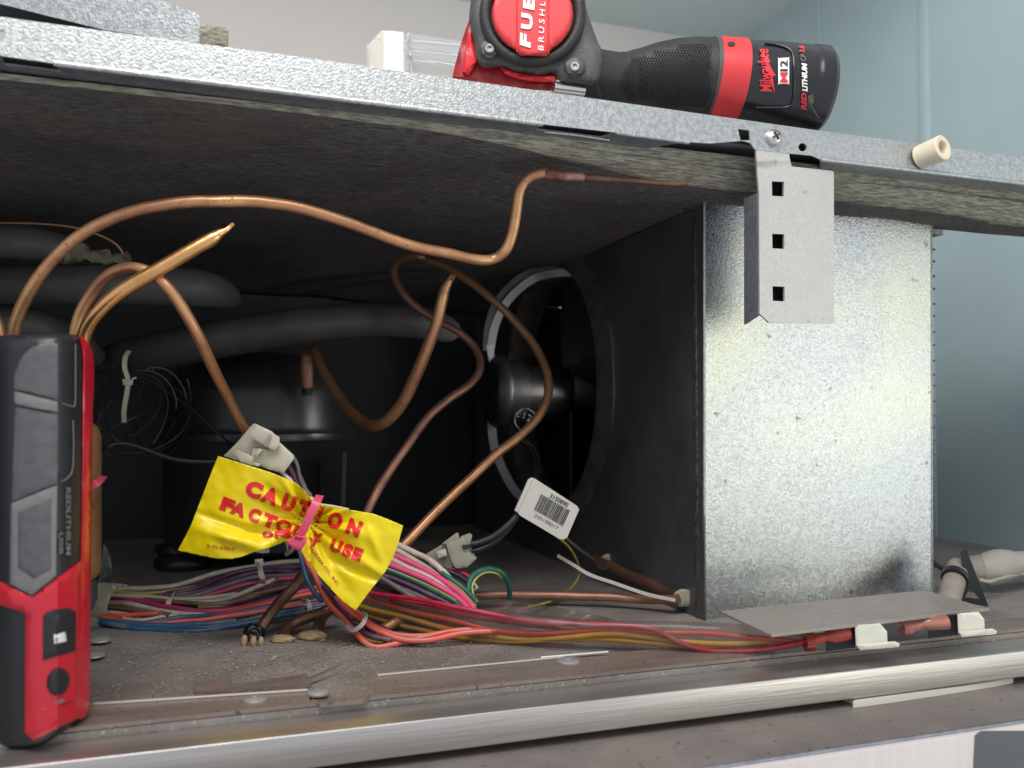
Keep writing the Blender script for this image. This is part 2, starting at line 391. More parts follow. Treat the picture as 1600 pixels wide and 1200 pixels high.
for k in range(160): grit(random.uniform(150, 1240), random.uniform(1075, 1110), random.choice((.0003, .0005)))
o = tag(obj('floor_grit', bm, M['dust'], None, 0, kind='stuff'), 'pale crumbs and grit scattered over the dusty compartment floor', 'grit')

# ------------------------------------------------------------------ front rail and the door below it
bm = bmesh.new(); box(bm, (-.45, 0, -.0178), (.748, .0226, -.003), None, .0007, 3)
RAIL = tag(obj('front_rail', bm, M['rail'], None, 50), 'bright brushed steel rail running along the bottom front of the compartment', 'rail')
DOOR = thing('fridge_door', 'pale brushed refrigerator door with dusty top edge below the steel rail', 'refrigerator door', (.1, -.01, -.4))
bm = bmesh.new(); box(bm, (-.45, -.0425, -.034), (.748, .08, -.022), None, .001); obj('door_top', bm, M['ledge'], DOOR)
bm = bmesh.new(); box(bm, (-.45, -.0462, -.4), (.748, -.0428, -.0232), None, .0014, 3); obj('front_panel', bm, M['door'], DOOR)
bm = bmesh.new(); tube(bm, [(-.45, -.0442, -.0228), (.748, -.0442, -.0228)], .0010, 8); obj('edge_trim', bm, M['galv_low'], DOOR)
bm = patch([(1533, 1142), (1640, 1142), (1640, 1260), (1522, 1260), (1522, 1195), (1524, 1150)], lambda x, y: (PY(x, y, -.0466)-CAM).dot(fw), .0001, 0); obj('grey_pad', bm, M['pad'], DOOR)
bm = sheet([smoothpoly([(1310, 1079), (1336, 1092), (1352, 1094), (1560, 1063), (1580, 1055), (1578, 1048), (1556, 1040), (1330, 1068)], 4)], lambda x, y: PZ(x, y, -.0186), (0, 0, -.0033))
HP = tag(obj('hinge_cover_plate', bm, M['cream'], None, 30), 'flat cream plastic cover plate lying on the door top under the steel rail', 'cover plate')
bm = bmesh.new(); box(bm, (0, 0, 0), (.013, .006, .003), Matrix.Translation(PZ(1442, 1066, -.0185)) @ Matrix.Rotation(R(10), 4, 'Z'), .001)
obj('hinge_screw', bm, M['copper_d'], HP)

# ------------------------------------------------------------------ lifted lid: flange, return, fibre blanket
YS = .045
LID = thing('compartment_lid', 'galvanised steel lid with dark fibre lining raised over the open compartment', 'lid', (.1, YS, .284))
mS = lambda x, y: PY(x, y, YS)
top = [(-260, -13), (0, 26), (250, 60), (500, 93), (900, 150), (1280, 204), (1600, 246), (1760, 266)]
bot = [(1760, 307), (1600, 287), (1282, 249), (1268, 243), (1236, 240), (1180, 234), (1172, 223), (1160, 220), (1110, 224), (1076, 222), (962, 207), (848, 194), (500, 151), (84, 99), (0, 87), (-260, 54)]
holes = [[(1153, 201), (1171, 204), (1172, 219), (1157, 219)], circ(1254, 230, 6.5, 20), circ(2, 55, 8, 18, 8)]
bm = sheet([top+bot]+holes, mS, (0, .0012, 0)); obj('front_flange', bm, M['galv'], LID, 30)
# rolled bottom corner, bright
for seg in ([(-260, 55), (0, 88)], [(84, 99), (500, 151), (848, 194)], [(962, 207), (1076, 222)], [(1282, 249), (1600, 287), (1760, 307)]):
    b2 = bmesh.new(); pts = [PY(x, y, YS+.0004) for x, y in seg]
    if len(pts) == 2: pts = [pts[0], pts[0].lerp(pts[1], .5), pts[1]]
    tube(b2, pts, .0015, 10); obj('rolled_corner', b2, M['galv'], LID)
# inward return of the flange with cut-outs
def ret(x, k):                       # px x along the flange, k 0 front .. 1 back
    p = PY(x, 0, YS); y = lerp(x, [(-260, 55), (0, 88), (500, 151), (848, 194), (1282, 249), (1600, 287), (1760, 307)])
    a = PY(x, y, YS+.0012); return a + Vector((0, .0185*k, 0))
for x0, x1, loop in ((-260, 0, None), (0, 848, 1), (848, 1060, 1), (1282, 1760, None)):
    if x0 == 0:   lp = [(84, 0), (848, 0), (848, 1), (0, 1), (0, .55), (90, .55)]
    elif x0 == 848: lp = [(848, .55), (950, .55), (962, 0), (1070, 0), (1052, .5), (1034, 1), (848, 1)]
    else: lp = [(x0, 0), (x1, 0), (x1, 1), (x0+ (30 if x0 > 1000 else 0), 1)]
    bm = sheet([lp], ret, (0, 0, .001)); obj('return_flange', bm, M['galv' if x0 > 1000 else 'galv_low'], LID, 0)  # right stretch in lighter steel, standing in for the light it catches
for seg in ([(850, 206), (905, 212), (952, 219)],):
    b2 = bmesh.new(); tube(b2, [PY(x, y, YS+.010) for x, y in seg], .0006, 6); obj('slot_edge', b2, M['galv'], LID)
bm = bmesh.new(); box(bm, (-.45, YS+.009, .292), (.56, .60, .2935)); 
obj('top_sheet', bm, M['galv_dull'], LID, 0)
bm = sheet([[(1140, 196), (1275, 212), (1275, 240), (1140, 222)]], lambda x, y: PY(x, y, YS+.006), (0, .001, 0)); obj('hole_backing', bm, M['black'], LID, 0)  # black sheet added so the flange holes read as dark shade
# fibre blanket: thin at the left, sagging towards the right
XE = .585
def sag(x, y):
    t = lerp(x, [(-.4, .0012), (0, .0015), (.12, .004), (.2, .010), (.27, .014), (.33, .016), (.45, .016), (.6, .020), (.75, .018)])
    f = min(1, (y-(YS+.019))/.02); f = math.sin(f*math.pi/2)
    t *= (.35+.65*f)
    nz = noise.noise(Vector((x*9, y*9, 0)))*.0022 + noise.noise(Vector((x*30, y*60, 3)))*.0008
    deep = lerp(y, [(.06, 0), (.3, .002), (.44, .004), (.55, .012), (.6, .02)])
    return .2845 - t - nz*f - deep
bm = bmesh.new(); nx, ny = 150, 60; rows = []
y0 = YS+.0195
def ymax(x): return lerp(x, [(.325, .60), (.345, .16), (.45, .125), (.55, .112), (.75, .10)])
for j in range(ny+1):
    rows.append([])
    for i in range(nx+1):
        x = -.43 + (.75+.40)*i/nx; y = y0 + (ymax(x)-y0)*(j/ny)**1.5
        rows[-1].append(bm.verts.new((x, y, sag(x, y))))
for j in range(ny):
    for i in range(nx): bm.faces.new((rows[j][i], rows[j][i+1], rows[j+1][i+1], rows[j+1][i]))
ups = [bm.verts.new((v.co.x, v.co.y, .2915)) for v in rows[-1]]
for i in range(nx): bm.faces.new((rows[-1][i], rows[-1][i+1], ups[i+1], ups[i]))
obj('fibre_lining', bm, M['mat_dark'], LID, 180)
# the paler torn front edge of the blanket
bm = bmesh.new(); rows = []; nx = 220; K = 9
for i in range(nx+1):
    x = -.43+1.15*i/nx; col = []
    w = lerp(x, [(-.4, .0006), (.056, .0010), (.12, .0028), (.195, .009), (.255, .012), (.30, .012), (.36, .011), (.44, .013), (.52, .016), (.7, .014)])
    for k in range(K+1):
        a = k/K
        y = YS+.0185 + w*1.35*a + noise.noise(Vector((x*60, a*5, 7)))*.0006
        z = sag(x, YS+.0195+w*1.35*a) - (.0016*math.sin(a*math.pi) + .0005)*min(1, w/.005) + noise.noise(Vector((x*150, a*9, 1)))*.0005*(w/.008)
        if k == 0: z = .2862
        if k == K: z += .0016
        col.append(bm.verts.new((x, y, z)))
    rows.append(col)
for i in range(nx):
    for k in range(K): bm.faces.new((rows[i][k], rows[i+1][k], rows[i+1][k+1], rows[i][k+1]))
obj('fibre_edge', bm, M['mat_edge'], LID, 180)
# loose fibres
bm = bmesh.new()
for k in range(260):
    x = random.uniform(-.15, .62); y = random.uniform(YS+.02, YS+.05)+random.random()**2*.25
    if y > ymax(x)-.01: continue
    z = sag(x, y)-.0006; a = random.gauss(0, .5); L = random.uniform(.002, .007)
    tube(bm, [(x, y, z), (x+L*.5*math.cos(a), y+L*.5*math.sin(a), z-random.uniform(0, .0012)), (x+L*math.cos(a), y+L*math.sin(a), z)], .00006, 3, False)
obj('loose_fibres', bm, M['mat_edge'], LID, 0, kind='stuff')
# screw, spacer
def disc_lathe(bm, c, ax, prof, n=24):
    ax = Vector(ax).normalized(); u = ax.orthogonal().normalized(); v = ax.cross(u); rg = []
    for r, h in prof: rg.append([bm.verts.new(Vector(c)+ax*h+(u*math.cos(2*math.pi*k/n)+v*math.sin(2*math.pi*k/n))*max(r, 1e-5)) for k in range(n)])
    for a, b in zip(rg, rg[1:]):
        for k in range(n): bm.faces.new((a[k], a[(k+1) % n], b[(k+1) % n], b[k]))
    return bm
c = PY(1208, 216, YS); ax = Vector((-.1, -1, .12))
bm = disc_lathe(bmesh.new(), c, ax, [(.0052, -.0005), (.0052, .0008), (.0046, .0022), (.0034, .0032), (.0018, .0037), (0, .0038)])
sc = obj('lid_screw', bm, M['zinc'], LID)
bm = bmesh.new()
A = Vector(ax).normalized(); T = Matrix.Translation(c+A*.0037) @ A.to_track_quat('Y', 'Z').to_matrix().to_4x4() @ Matrix.Rotation(R(30), 4, 'Y')
box(bm, (-.0026, -.0002, -.0004), (.0026, .0006, .0004), T); box(bm, (-.0004, -.00025, -.0026), (.0004, .00065, .0026), T)
obj('cross_slot', bm, M['ink'], sc)
p0 = PY(1436, 246, YS); p1 = p0 + rt*.0050 + Vector((-.1, -1, .05)).normalized()*.014 + up*.0013
ax = (p1-p0).normalized(); L = (p1-p0).length
bm = disc_lathe(bmesh.new(), p0, ax, [(.0062, 0), (.0071, .0004), (.0075, L*.5), (.0078, L), (.0072, L+.0004), (.0046, L+.0002), (.0043, L-.001), (.0042, L-.010), (0, L-.0105)], 32)
obj('spacer', bm, M['spacer'], LID, 35, label='cream plastic tube spacer')

# hanging bracket ------------------------------------------------------------
BR = thing('hanging_bracket', 'galvanised angle bracket with three square holes hanging from the lid flange', 'bracket', tuple(PY(1240, 505, .05)))
def dB(x, y): return (PY(x, y, .0475)-CAM).dot(fw)
def mB(x, y):
    yy = .0452+.0035*lerp(y, [(225, 0), (250, 0), (262, .8), (300, 1), (600, 1.0)])
    return PY(x, y, yy)
sq = lambda cx, cy: [(cx-9.5, cy-12), (cx+9.5, cy-11), (cx+9.5, cy+12), (cx-9, cy+11)]
outl = [(1181, 225), (1232, 232), (1234, 247), (1237, 260), (1300, 267), (1303, 269), (1303, 505), (1202, 504), (1187, 490), (1186, 300), (1183, 262)]
bm = sheet([outl, sq(1215.5, 295), sq(1216, 377), sq(1216.5, 459)], mB, (0, .0016, 0), 14); obj('face_plate', bm, M['galv_dull'], BR, 30)
# side leg going back
a0, a1 = mB(1187, 300)+Vector((0, .0018, 0)), mB(1187, 492)+Vector((0, .0018, 0))
bm = bmesh.new(); vs = [a0, a1, a1+Vector((.0, .014, -.004)), a0+Vector((.0, .014, 0))]
x = [bm.verts.new(v) for v in vs]; y = [bm.verts.new(v+Vector((.0014, 0, 0))) for v in vs]
bm.faces.new(x); bm.faces.new(y[::-1])
for i in range(4): bm.faces.new((x[i], x[(i+1) % 4], y[(i+1) % 4], y[i]))
obj('side_leg', bm, M['galv_low'], BR, 0)
bm = sheet([[(1190, 275), (1298, 275), (1298, 498), (1206, 498), (1190, 486)]], lambda x, y: PY(x, y, .0575), (0, .001, 0)); obj('dark_backing', bm, M['black'], BR, 0)  # added black sheet standing in for the shade behind the square holes

# ------------------------------------------------------------------ condenser shroud (box with the round fan opening)
DL, DR = .57, .634
BX = thing('condenser_shroud', 'galvanised steel condenser shroud with a round fan opening in its dark side', 'fan shroud', tuple(P(1280, 940, .6)))
def dF(x, y): return DL+(DR-DL)*(x-1100)/(1454-1100)
bow = lambda x, y: dF(x, y) + .0016*math.sin((x-1100)/354*math.pi)*0
bm = patch([(1100, 310), (1454, 323), (1456, 950), (1100, 970)], bow, .0012, 0); obj('front_panel', bm, M['galv_panel'], BX, 30)
rs = random.Random(11)
for k in range(9):
    x_, y_ = rs.uniform(1130, 1420), rs.uniform(420, 880); a_ = rs.gauss(.4, .5); L_ = rs.uniform(14, 60)
    q_ = [(x_+L_*t*math.cos(a_), y_+L_*t*math.sin(a_)+4*t*t) for t in (0, .5, 1)]
    e = bmesh.new(); tube(e, [P(u_, v_, dF(u_, v_)) for u_, v_ in q_], .00010, 4); obj('scratch', e, M['galv_low'], BX)
e = bmesh.new(); tube(e, [P(1100.5, 310, DL+.0008), P(1100.5, 640, DL+.0008), P(1100.5, 970, DL+.0008)], .0010, 10); obj('folded_corner', e, M['galv'], BX)
e = bmesh.new(); tube(e, [P(1455, 323, DR+.0006), P(1456, 950, DR+.0006)], .0009, 8); obj('folded_corner', e, M['galv'], BX)
XS = P(1100, 640, DL+.0012).x; YSF = P(1100, 640, DL+.0012).y+.001
CY, CZ, RH = .378, .158, .113
out = [(YSF, .0005), (.62, .0005), (.62, .262), (YSF, .268)]
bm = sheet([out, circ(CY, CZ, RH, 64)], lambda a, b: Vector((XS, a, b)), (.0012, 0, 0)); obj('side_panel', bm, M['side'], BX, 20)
bm = bmesh.new(); box(bm, (XS-.0006, YSF+.007, .001), (XS+.0002, YSF+.011, .262), None, .0002); obj('worn_bead', bm, mat('worn_bead', (.20, .185, .17), .4, .5, .7, 500, .6, 800, thr=(.42, .6)), BX, 30)
bm = bmesh.new(); n = 64; prof = [(RH+.020, -.0003), (RH+.017, -.0012), (RH+.010, -.0045), (RH+.004, -.0060), (RH-.001, -.0050), (RH-.003, -.001), (RH-.004, .010), (RH-.004, .022)]; rg = []
for r, h in prof: rg.append([bm.verts.new((XS+h, CY+r*math.cos(2*math.pi*k/n), CZ+r*math.sin(2*math.pi*k/n))) for k in range(n)])
for a, b in zip(rg, rg[1:]):
    for k in range(n): bm.faces.new((a[k], a[(k+1) % n], b[(k+1) % n], b[k]))
obj('opening_ring', bm, mat('worn_dark_ring', (.24, .215, .20), .38, .7, .5, 60, .1, 400, rvar=.1), BX, 50)
bm = bmesh.new(); box(bm, (XS+.115, YSF+.03, .005), (XS+.12, .60, .262)); obj('inner_baffle', bm, M['black'], BX, 0)
bm = bmesh.new(); box(bm, (XS+.001, YSF, .262), (XS+.20, .60, .266)); obj('top_panel', bm, M['galv_low'], BX, 0)
bm = bmesh.new(); box(bm, (XS+.001, .606, .002), (XS+.12, .61, .262)); obj('back_panel', bm, M['black'], BX, 0)
bm = patch([(1066, 312), (1170, 296), (1172, 312), (1103, 313), (1068, 330)], .585, .002, 0); obj('corner_flange', bm, M['black'], BX, 0)
bm = patch([(1168, 293), (1187, 293), (1187, 308), (1172, 314), (1168, 312)], .585, .002, 0); obj('corner_tab', bm, M['galv'], BX, 0)
proto = None
for k in range(25):
    py = 368+k*21.6+random.uniform(-3, 3); p = P(1457, py, DR+.004)
    if proto is None:
        bm = bmesh.new(); box(bm, (0, 0, 0), (.0026, .010, .0013)); proto = obj('fin', bm, M['cable'], BX, 0); base = p
        proto.data.transform(Matrix.Translation(-(p-ORG['condenser_shroud']))); o = proto
        bb = proto.data.vertices[0].co.copy()
        proto.data.transform(Matrix.Translation(-Vector(proto.data.vertices[0].co)))
    else: o = proto.copy(); COL.objects.link(o)
    o.location = p-ORG['condenser_shroud']

# fan motor, its strap and blades
FAN = thing('condenser_fan', 'black fan motor on a curved grey strap in front of the round opening', 'fan', (XS-.06, CY, .05))
mc = P(757, 611, .80)
ax = Vector((1, 0, 0))
pf = [(0, 0), (.022, .0005), (.030, .004), (.0325, .008), (.0335, .013), (.033, .016), (.028, .018), (.028, .034), (.024, .036), (.024, .075), (.012, .078), (.012, .115), (0, .116)]
bm = disc_lathe(bmesh.new(), mc, ax, pf, 40); obj('motor_body', bm, mat('motor_black', (.014, .0135, .0135), .36, 0, .3, 60, .1, 300), FAN, 30)
def band(pts, wpx, th, nrm=ax, m=M['strap']):
    sp = spline(pts, 8); bm = bmesh.new(); pv = [P(*q[:3]) for q in sp]; rows = []
    for i, q in enumerate(pv):
        t = (pv[min(i+1, len(pv)-1)]-pv[max(i-1, 0)]).normalized(); s = t.cross(fw).normalized()
        w = wpx*sp[i][2]/F/2; b = fw
        rows.append([bm.verts.new(q+s*w*a+b*th*c) for a, c in ((-1, -1), (1, -1), (1, 1), (-1, 1))])
    for a, b in zip(rows, rows[1:]):
        for k in range(4): bm.faces.new((a[k], a[(k+1) % 4], b[(k+1) % 4], b[k]))
    bm.faces.new(rows[0]); bm.faces.new(rows[-1][::-1]); return bm
obj('motor_strap', band([(913, 427, .78), (868, 427, .79), (830, 438, .80), (795, 468, .80), (775, 505, .80), (766, 548, .80)], 12, .0015), M['strap'], FAN, 30)
obj('strap_flange', band([(905, 417, .80), (860, 416, .81), (815, 432, .82), (780, 465, .82), (763, 505, .82), (759, 548, .82)], 9, .001), M['side'], FAN, 30)
obj('motor_strap', band([(768, 650, .80), (771, 690, .80), (784, 730, .80), (806, 768, .80), (840, 800, .80)], 13, .0015), M['side'], FAN, 30)
obj('strap_clip', patch([(760, 540), (771, 538), (773, 566), (769, 585), (766, 572), (762, 552)], .795, .001, 0), M['galv'], FAN, 0)
fc = Vector((XS+.03, CY, CZ))
for k in range(5):
    a0 = 2*math.pi*k/5+.5; bm = bmesh.new(); g = []
    for i in range(7):
        r = .018+.082*i/6; row = []
        for j in range(7):
            t = (j/6-.5)*(1.0 if i < 5 else .9); row.append(bm.verts.new(fc+Vector((t*.028+.002*math.sin(t*3), r*math.cos(a0+t*.9+i*.03), r*math.sin(a0+t*.9+i*.03)))))
        g.append(row)
    for i in range(6):
        for j in range(6): bm.faces.new((g[i][j], g[i][j+1], g[i+1][j+1], g[i+1][j]))
    r = bmesh.ops.solidify(bm, geom=bm.faces[:], thickness=.0012); obj('blade', bm, M['blade'], FAN, 40)
bm = disc_lathe(bmesh.new(), fc-Vector((.015, 0, 0)), ax, [(0, 0), (.019, .001), (.021, .004), (.021, .03), (0, .031)]); obj('hub', bm, M['blade'], FAN, 40)
bm = bmesh.new(); tube(bm, [P(821+17*math.cos(a), 656+17*math.sin(a), .772) for a in [i*2*math.pi/30 for i in range(31)]], .0005, 5)
text(bm, 'E12', (806, 650), (1, .45), 24, 11, lambda x, y: P(x, y, .772), .0); obj('cast_mark', bm, M['pad'], FAN, 0)
obj('motor_lead', pxtube([(815, 690, .76), (830, 705, .74), (838, 730, .70), (836, 752, .64)], .0016), M['cable'], FAN)
obj('motor_lead', pxtube([(822, 690, .76), (838, 708, .74), (843, 730, .70), (840, 752, .64)], .0016), M['cable'], FAN)

# ------------------------------------------------------------------ compressor
cc = PZ(402, 880, .0); dd = .80; c0 = P(402, 880, dd); c0 = Vector((c0.x, c0.y, 0))
CP = thing('compressor', 'glossy black welded compressor dome standing at the back behind the yellow tag', 'compressor', tuple(c0))
r0 = 143*.80/F
pf = [(r0*.8, .014), (r0*.95, .018), (r0*.97, .03), (r0*.98, .108), (r0*1.01, .111), (r0*1.015, .114), (r0*.985, .117), (r0*.975, .122), (r0*.96, .150), (r0*.90, .166), (r0*.75, .179), (r0*.5, .186), (r0*.2, .189), (0, .1895)]
bm = disc_lathe(bmesh.new(), c0, (0, 0, 1), pf, 72); body = obj('shell', bm, M['compressor'], CP, 60)
bm = disc_lathe(bmesh.new(), c0+Vector((0, 0, .113)), (0, 0, 1), [(r0*1.0, -.0035), (r0*1.03, -.003), (r0*1.035, 0), (r0*1.03, .003), (r0*1.0, .0035)], 72); obj('seam_flange', bm, M['compressor'], CP, 60)
bm = bmesh.new(); tube(bm, [P(480, 618, .728), P(480, 600, .728)], .0042, 16); obj('stub_collar', bm, M['black'], CP)
bm = pxtube([(480, 606, .727, .0055), (479, 590, .727, .0056), (479, 570, .727, .0054), (479, 560, .727, .0040)], 0); obj('stub_pipe', bm, M['copper_d'], CP)
for px, py, d in ((287, 876, .765), (520, 880, .78)):
    p = P(px, 900, d); p.z = 0
    bm = disc_lathe(bmesh.new(), p, (0, 0, 1), [(.022, 0), (.0245, .003), (.0245, .008), (.021, .011), (.0215, .014), (.0235, .016), (.023, .021), (.012, .023), (0, .023)], 28); obj('rubber_foot', bm, M['cable'], CP, 50)
    bm = disc_lathe(bmesh.new(), p+Vector((-.004, 0, .022)), (0, 0, 1), [(.011, 0), (.011, .002), (.0065, .002), (.0065, .010), (.0042, .0102), (.0042, .017), (0, .0172)], 6 if 0 else 18); obj('mounting_bolt', bm, mat('dull_bolt', (.10, .10, .10), .4, .6), CP, 30)
bm = patch([(536, 705), (542, 705), (540, 790), (533, 792)], .735, .02, 0); obj('terminal_cover', bm, M['side'], CP, 0)

# ------------------------------------------------------------------ insulated hoses
def hose(name, pts, label, m=M['foam']):
    return tag(obj(name, pxtube(pts, 0, 8, 28), m, None, 60), label, 'insulated hose')
h1 = hose('insulated_hose', [(-120, 372, .60, .0118), (-40, 374, .60, .0118), (40, 379, .60, .0115), (92, 386, .61, .0098), (95, 387, .611, .0090)], 'uppermost black foam hose ending in ragged grey tape under the lid')
bm = pxtube([(90, 386, .612, .0085), (112, 392, .613, .0075), (140, 398, .616, .005), (165, 403, .62, .0042), (200, 403, .63, .0030)], 0, 8, 16)
for v in bm.verts: v.co += Vector((noise.noise(v.co*160), noise.noise(v.co*160+Vector((5, 0, 0))), noise.noise(v.co*160+Vector((0, 9, 0)))))*.0034
obj('ragged_tape', bm, M['tape'], h1, 20)
hose('insulated_hose', [(-120, 446, .62, .0137), (0, 445, .62, .0137), (130, 444, .62, .0139), (240, 446, .625, .0139), (310, 450, .64, .0135), (345, 458, .66, .011), (362, 468, .68, .0075), (366, 475, .69, .003)], 'long straight black foam hose behind the bright copper stub')
hose('insulated_hose', [(-120, 505, .64, .014), (0, 505, .64, .014), (60, 512, .65, .013), (120, 535, .68, .011), (150, 560, .70, .008)], 'short drooping black foam hose partly behind the torch')
hose('insulated_hose', [(150, 566, .75, .010), (205, 556, .72, .0145), (250, 548, .70, .0150), (320, 534, .69, .0150), (400, 520, .69, .0145), (480, 508, .70, .0140), (560, 501, .72, .0140), (620, 500, .74, .0140), (665, 505, .76, .0135), (700, 515, .79, .011), (714, 520, .80, .005)], 'thick black foam hose arching over the compressor')

# ------------------------------------------------------------------ copper tubes
def cop(pts, r, label, m='copper', name='copper_tube', n=8, sides=18):
    bm = pxtube(pts, r, n, sides); sd = len(label)
    for v in bm.verts:
        q = v.co.copy(); v.co += Vector([noise.noise(q*38+Vector((sd, k*7.3, 0))) for k in range(3)])*.0007 + Vector([noise.noise(q*160+Vector((k*5.1, sd, 0))) for k in range(3)])*.00012
    return tag(obj(name, bm, M[m], None, 60), label, 'copper tube')
cop([(8, 640, .455), (18, 560, .45), (28, 500, .445), (52, 445, .44), (90, 398, .44), (140, 358, .44), (200, 332, .44), (270, 318, .443), (340, 314, .448), (400, 315, .455), (470, 326, .463), (550, 350, .473), (630, 379, .483), (700, 396, .493), (745, 405, .50), (772, 404, .505), (790, 391, .503), (800, 368, .502), (806, 335, .501), (812, 300, .50), (822, 282, .50), (840, 273, .50), (868, 273, .50), (910, 277, .503)], .0030, 'longest copper tube arching from the torch up to the lid')
cop([(852, 273.5, .4995, .0033), (862, 273, .4995, .0037), (872, 274, .4995, .0033), (900, 276, .502, .0032), (912, 277.5, .503, .0029)], 0, 'scorched pinkish braze joint where the longest copper tube meets the lid', 'braze', 'braze_joint')
cop([(908, 277, .503, .0022), (945, 280, .505, .0020), (1010, 284, .508, .0014), (1050, 286, .510, .0013), (1075, 287, .511, .0010)], 0, 'dark tube end lying against the lid lining', 'copper_br')
b = cop([(128, 560, .44, .0036), (135, 515, .437, .0036), (155, 485, .435, .0036), (190, 456, .434, .0036), (235, 428, .436, .0036), (290, 397, .44, .0036), (325, 378, .443, .0036), (336, 371, .444, .0033), (344, 365, .445, .0024), (354, 360, .446, .0015), (361, 354, .447, .0013), (366, 349, .447, .0012)], 0, 'bright cut copper stub with pinched end pointing up right', 'copper_b')
cop([(112, 560, .452), (122, 500, .45), (142, 460, .448), (168, 430, .445), (200, 418, .442), (228, 423, .44), (252, 440, .44), (280, 474, .443), (310, 525, .45), (335, 580, .47), (360, 630, .495), (386, 676, .522), (400, 700, .53)], .0029, 'copper tube bent over like a hook and running down to the white connector')
cop([(-30, 470, .45), (-8, 500, .45), (6, 540, .45)], .0029, 'short bit of copper tube at the far left edge')
cop([(-60, 348, .55), (0, 348, .55), (60, 349, .55), (110, 355, .555), (150, 365, .56), (180, 380, .57), (193, 398, .575), (195, 406, .58)], .0008, 'hair thin copper capillary above the foam hoses', 'copper_d', 'capillary_tube', 6, 8)
cop([(478, 566, .727, .0040), (479, 556, .725, .0040), (484, 549, .72, .0040), (494, 556, .71, .0041), (508, 585, .69, .0041), (528, 618, .67, .0041), (550, 646, .65, .0041), (572, 663, .632, .0040), (590, 665, .62, .0040), (610, 653, .61, .0040), (635, 618, .60, .0040), (660, 565, .59, .0040), (680, 510, .583, .0039), (690, 472, .58, .0038), (695, 453, .58, .0034), (700, 443, .58, .0027), (705, 434, .58, .0020), (709, 431, .578, .0012), (707, 438, .576, .0010)], 0, 'V shaped copper stub from the compressor with a crimped upper end', 'copper')
cop([(662, 402, .72), (645, 400, .715), (625, 406, .70), (616, 422, .69), (622, 445, .685), (642, 472, .68), (680, 500, .675), (716, 518, .67), (742, 543, .665), (750, 572, .655), (735, 600, .645), (700, 625, .635), (668, 652, .625), (635, 698, .61), (605, 742, .60), (585, 775, .59), (568, 812, .585), (560, 850, .58)], .0030, 'inner looped copper tube passing left of the fan motor', 'copper_d')
cop([(655, 402, .74), (690, 414, .73), (725, 433, .715), (770, 468, .70), (810, 508, .69), (838, 545, .68), (854, 580, .67), (856, 615, .66), (842, 650, .65), (812, 682, .638), (770, 715, .625), (720, 762, .61), (675, 806, .60), (640, 842, .59), (610, 872, .585)], .0033, 'outer copper tube bulging across the fan opening')
cop([(740, 931, .60), (780, 930, .605), (850, 930, .61), (930, 932, .607), (1000, 936, .598), (1045, 937, .588), (1060, 935, .583)], .0030, 'reddish dusty tube running level above the floor to the clip', 'copper_d')
cop([(1066, 928, .60), (1040, 921, .62), (1000, 906, .645), (960, 888, .675), (930, 874, .70)], .0036, 'dark brown tube slanting back along the shroud foot', 'copper_br')
cop([(722, 936, .57), (690, 945, .56), (655, 955, .55), (620, 972, .54), (600, 982, .535), (585, 992, .53)], .0030, 'short copper tube crossing under the pink wires', 'copper')
# three brown tubes into the floor seals
for pts, lab in (([(478, 893, .56), (462, 915, .55), (440, 938, .54), (420, 962, .53), (405, 985, .525), (398, 999, .52)], 'brown tube entering the leftmost black floor seal'),
                 ([(530, 945, .545), (505, 956, .54), (475, 966, .535), (452, 978, .53), (440, 998, .52)], 'brown tube entering the middle tan floor seal'),
                 ([(512, 955, .545), (503, 965, .54), (497, 980, .53), (490, 999, .523)], 'brown tube entering the rightmost tan floor seal')):
    cop(pts, .0035, lab, 'copper_br')
def blob(px, py, sx, sy, sz, m, label, cat='putty seal', dark=False, name='putty_seal', amp=.0016):
    c = PZ(px, py, 0); bm = bmesh.new(); bmesh.ops.create_icosphere(bm, subdivisions=4, radius=1)
    for v in bm.verts:
        n = v.co.copy(); q = 1+.25*noise.noise(n*2.2+Vector((px, py, 0)))+.1*noise.noise(n*7)
        v.co = c+rt*(n.x*sx*q)+Vector((0, 0, 1))*max(0, (n.z*.9+.55))*sz*q+Vector((math.sin(TH), math.cos(TH), 0))*(n.y*sy*q)
    return tag(obj(name, bm, M[m], None, 180), label, cat)
s1 = blob(397, 1000, .0060, .005, .0060, 'mastic', 'black sticky floor seal with tan lumps round the left brown tube')
for px, py, q in ((382, 1003, .0026), (396, 1004, .0024), (408, 1003, .002)):
    c = PZ(px, py, .002); bm = bmesh.new(); bmesh.ops.create_icosphere(bm, subdivisions=3, radius=1)
    for v in bm.verts: n = v.co.copy(); v.co = c+Vector((n.x*q*.8, n.y*q, n.z*q*1.6))*(1+.2*noise.noise(n*2+Vector((px, 0, 0))))
    obj('tan_lump', bm, M['putty'], s1, 180)
blob(441, 1003, .0068, .004, .0028, 'putty', 'tan putty seal round the middle brown tube')
blob(489, 999, .0082, .0045, .0034, 'putty', 'tan putty seal round the right brown tube')

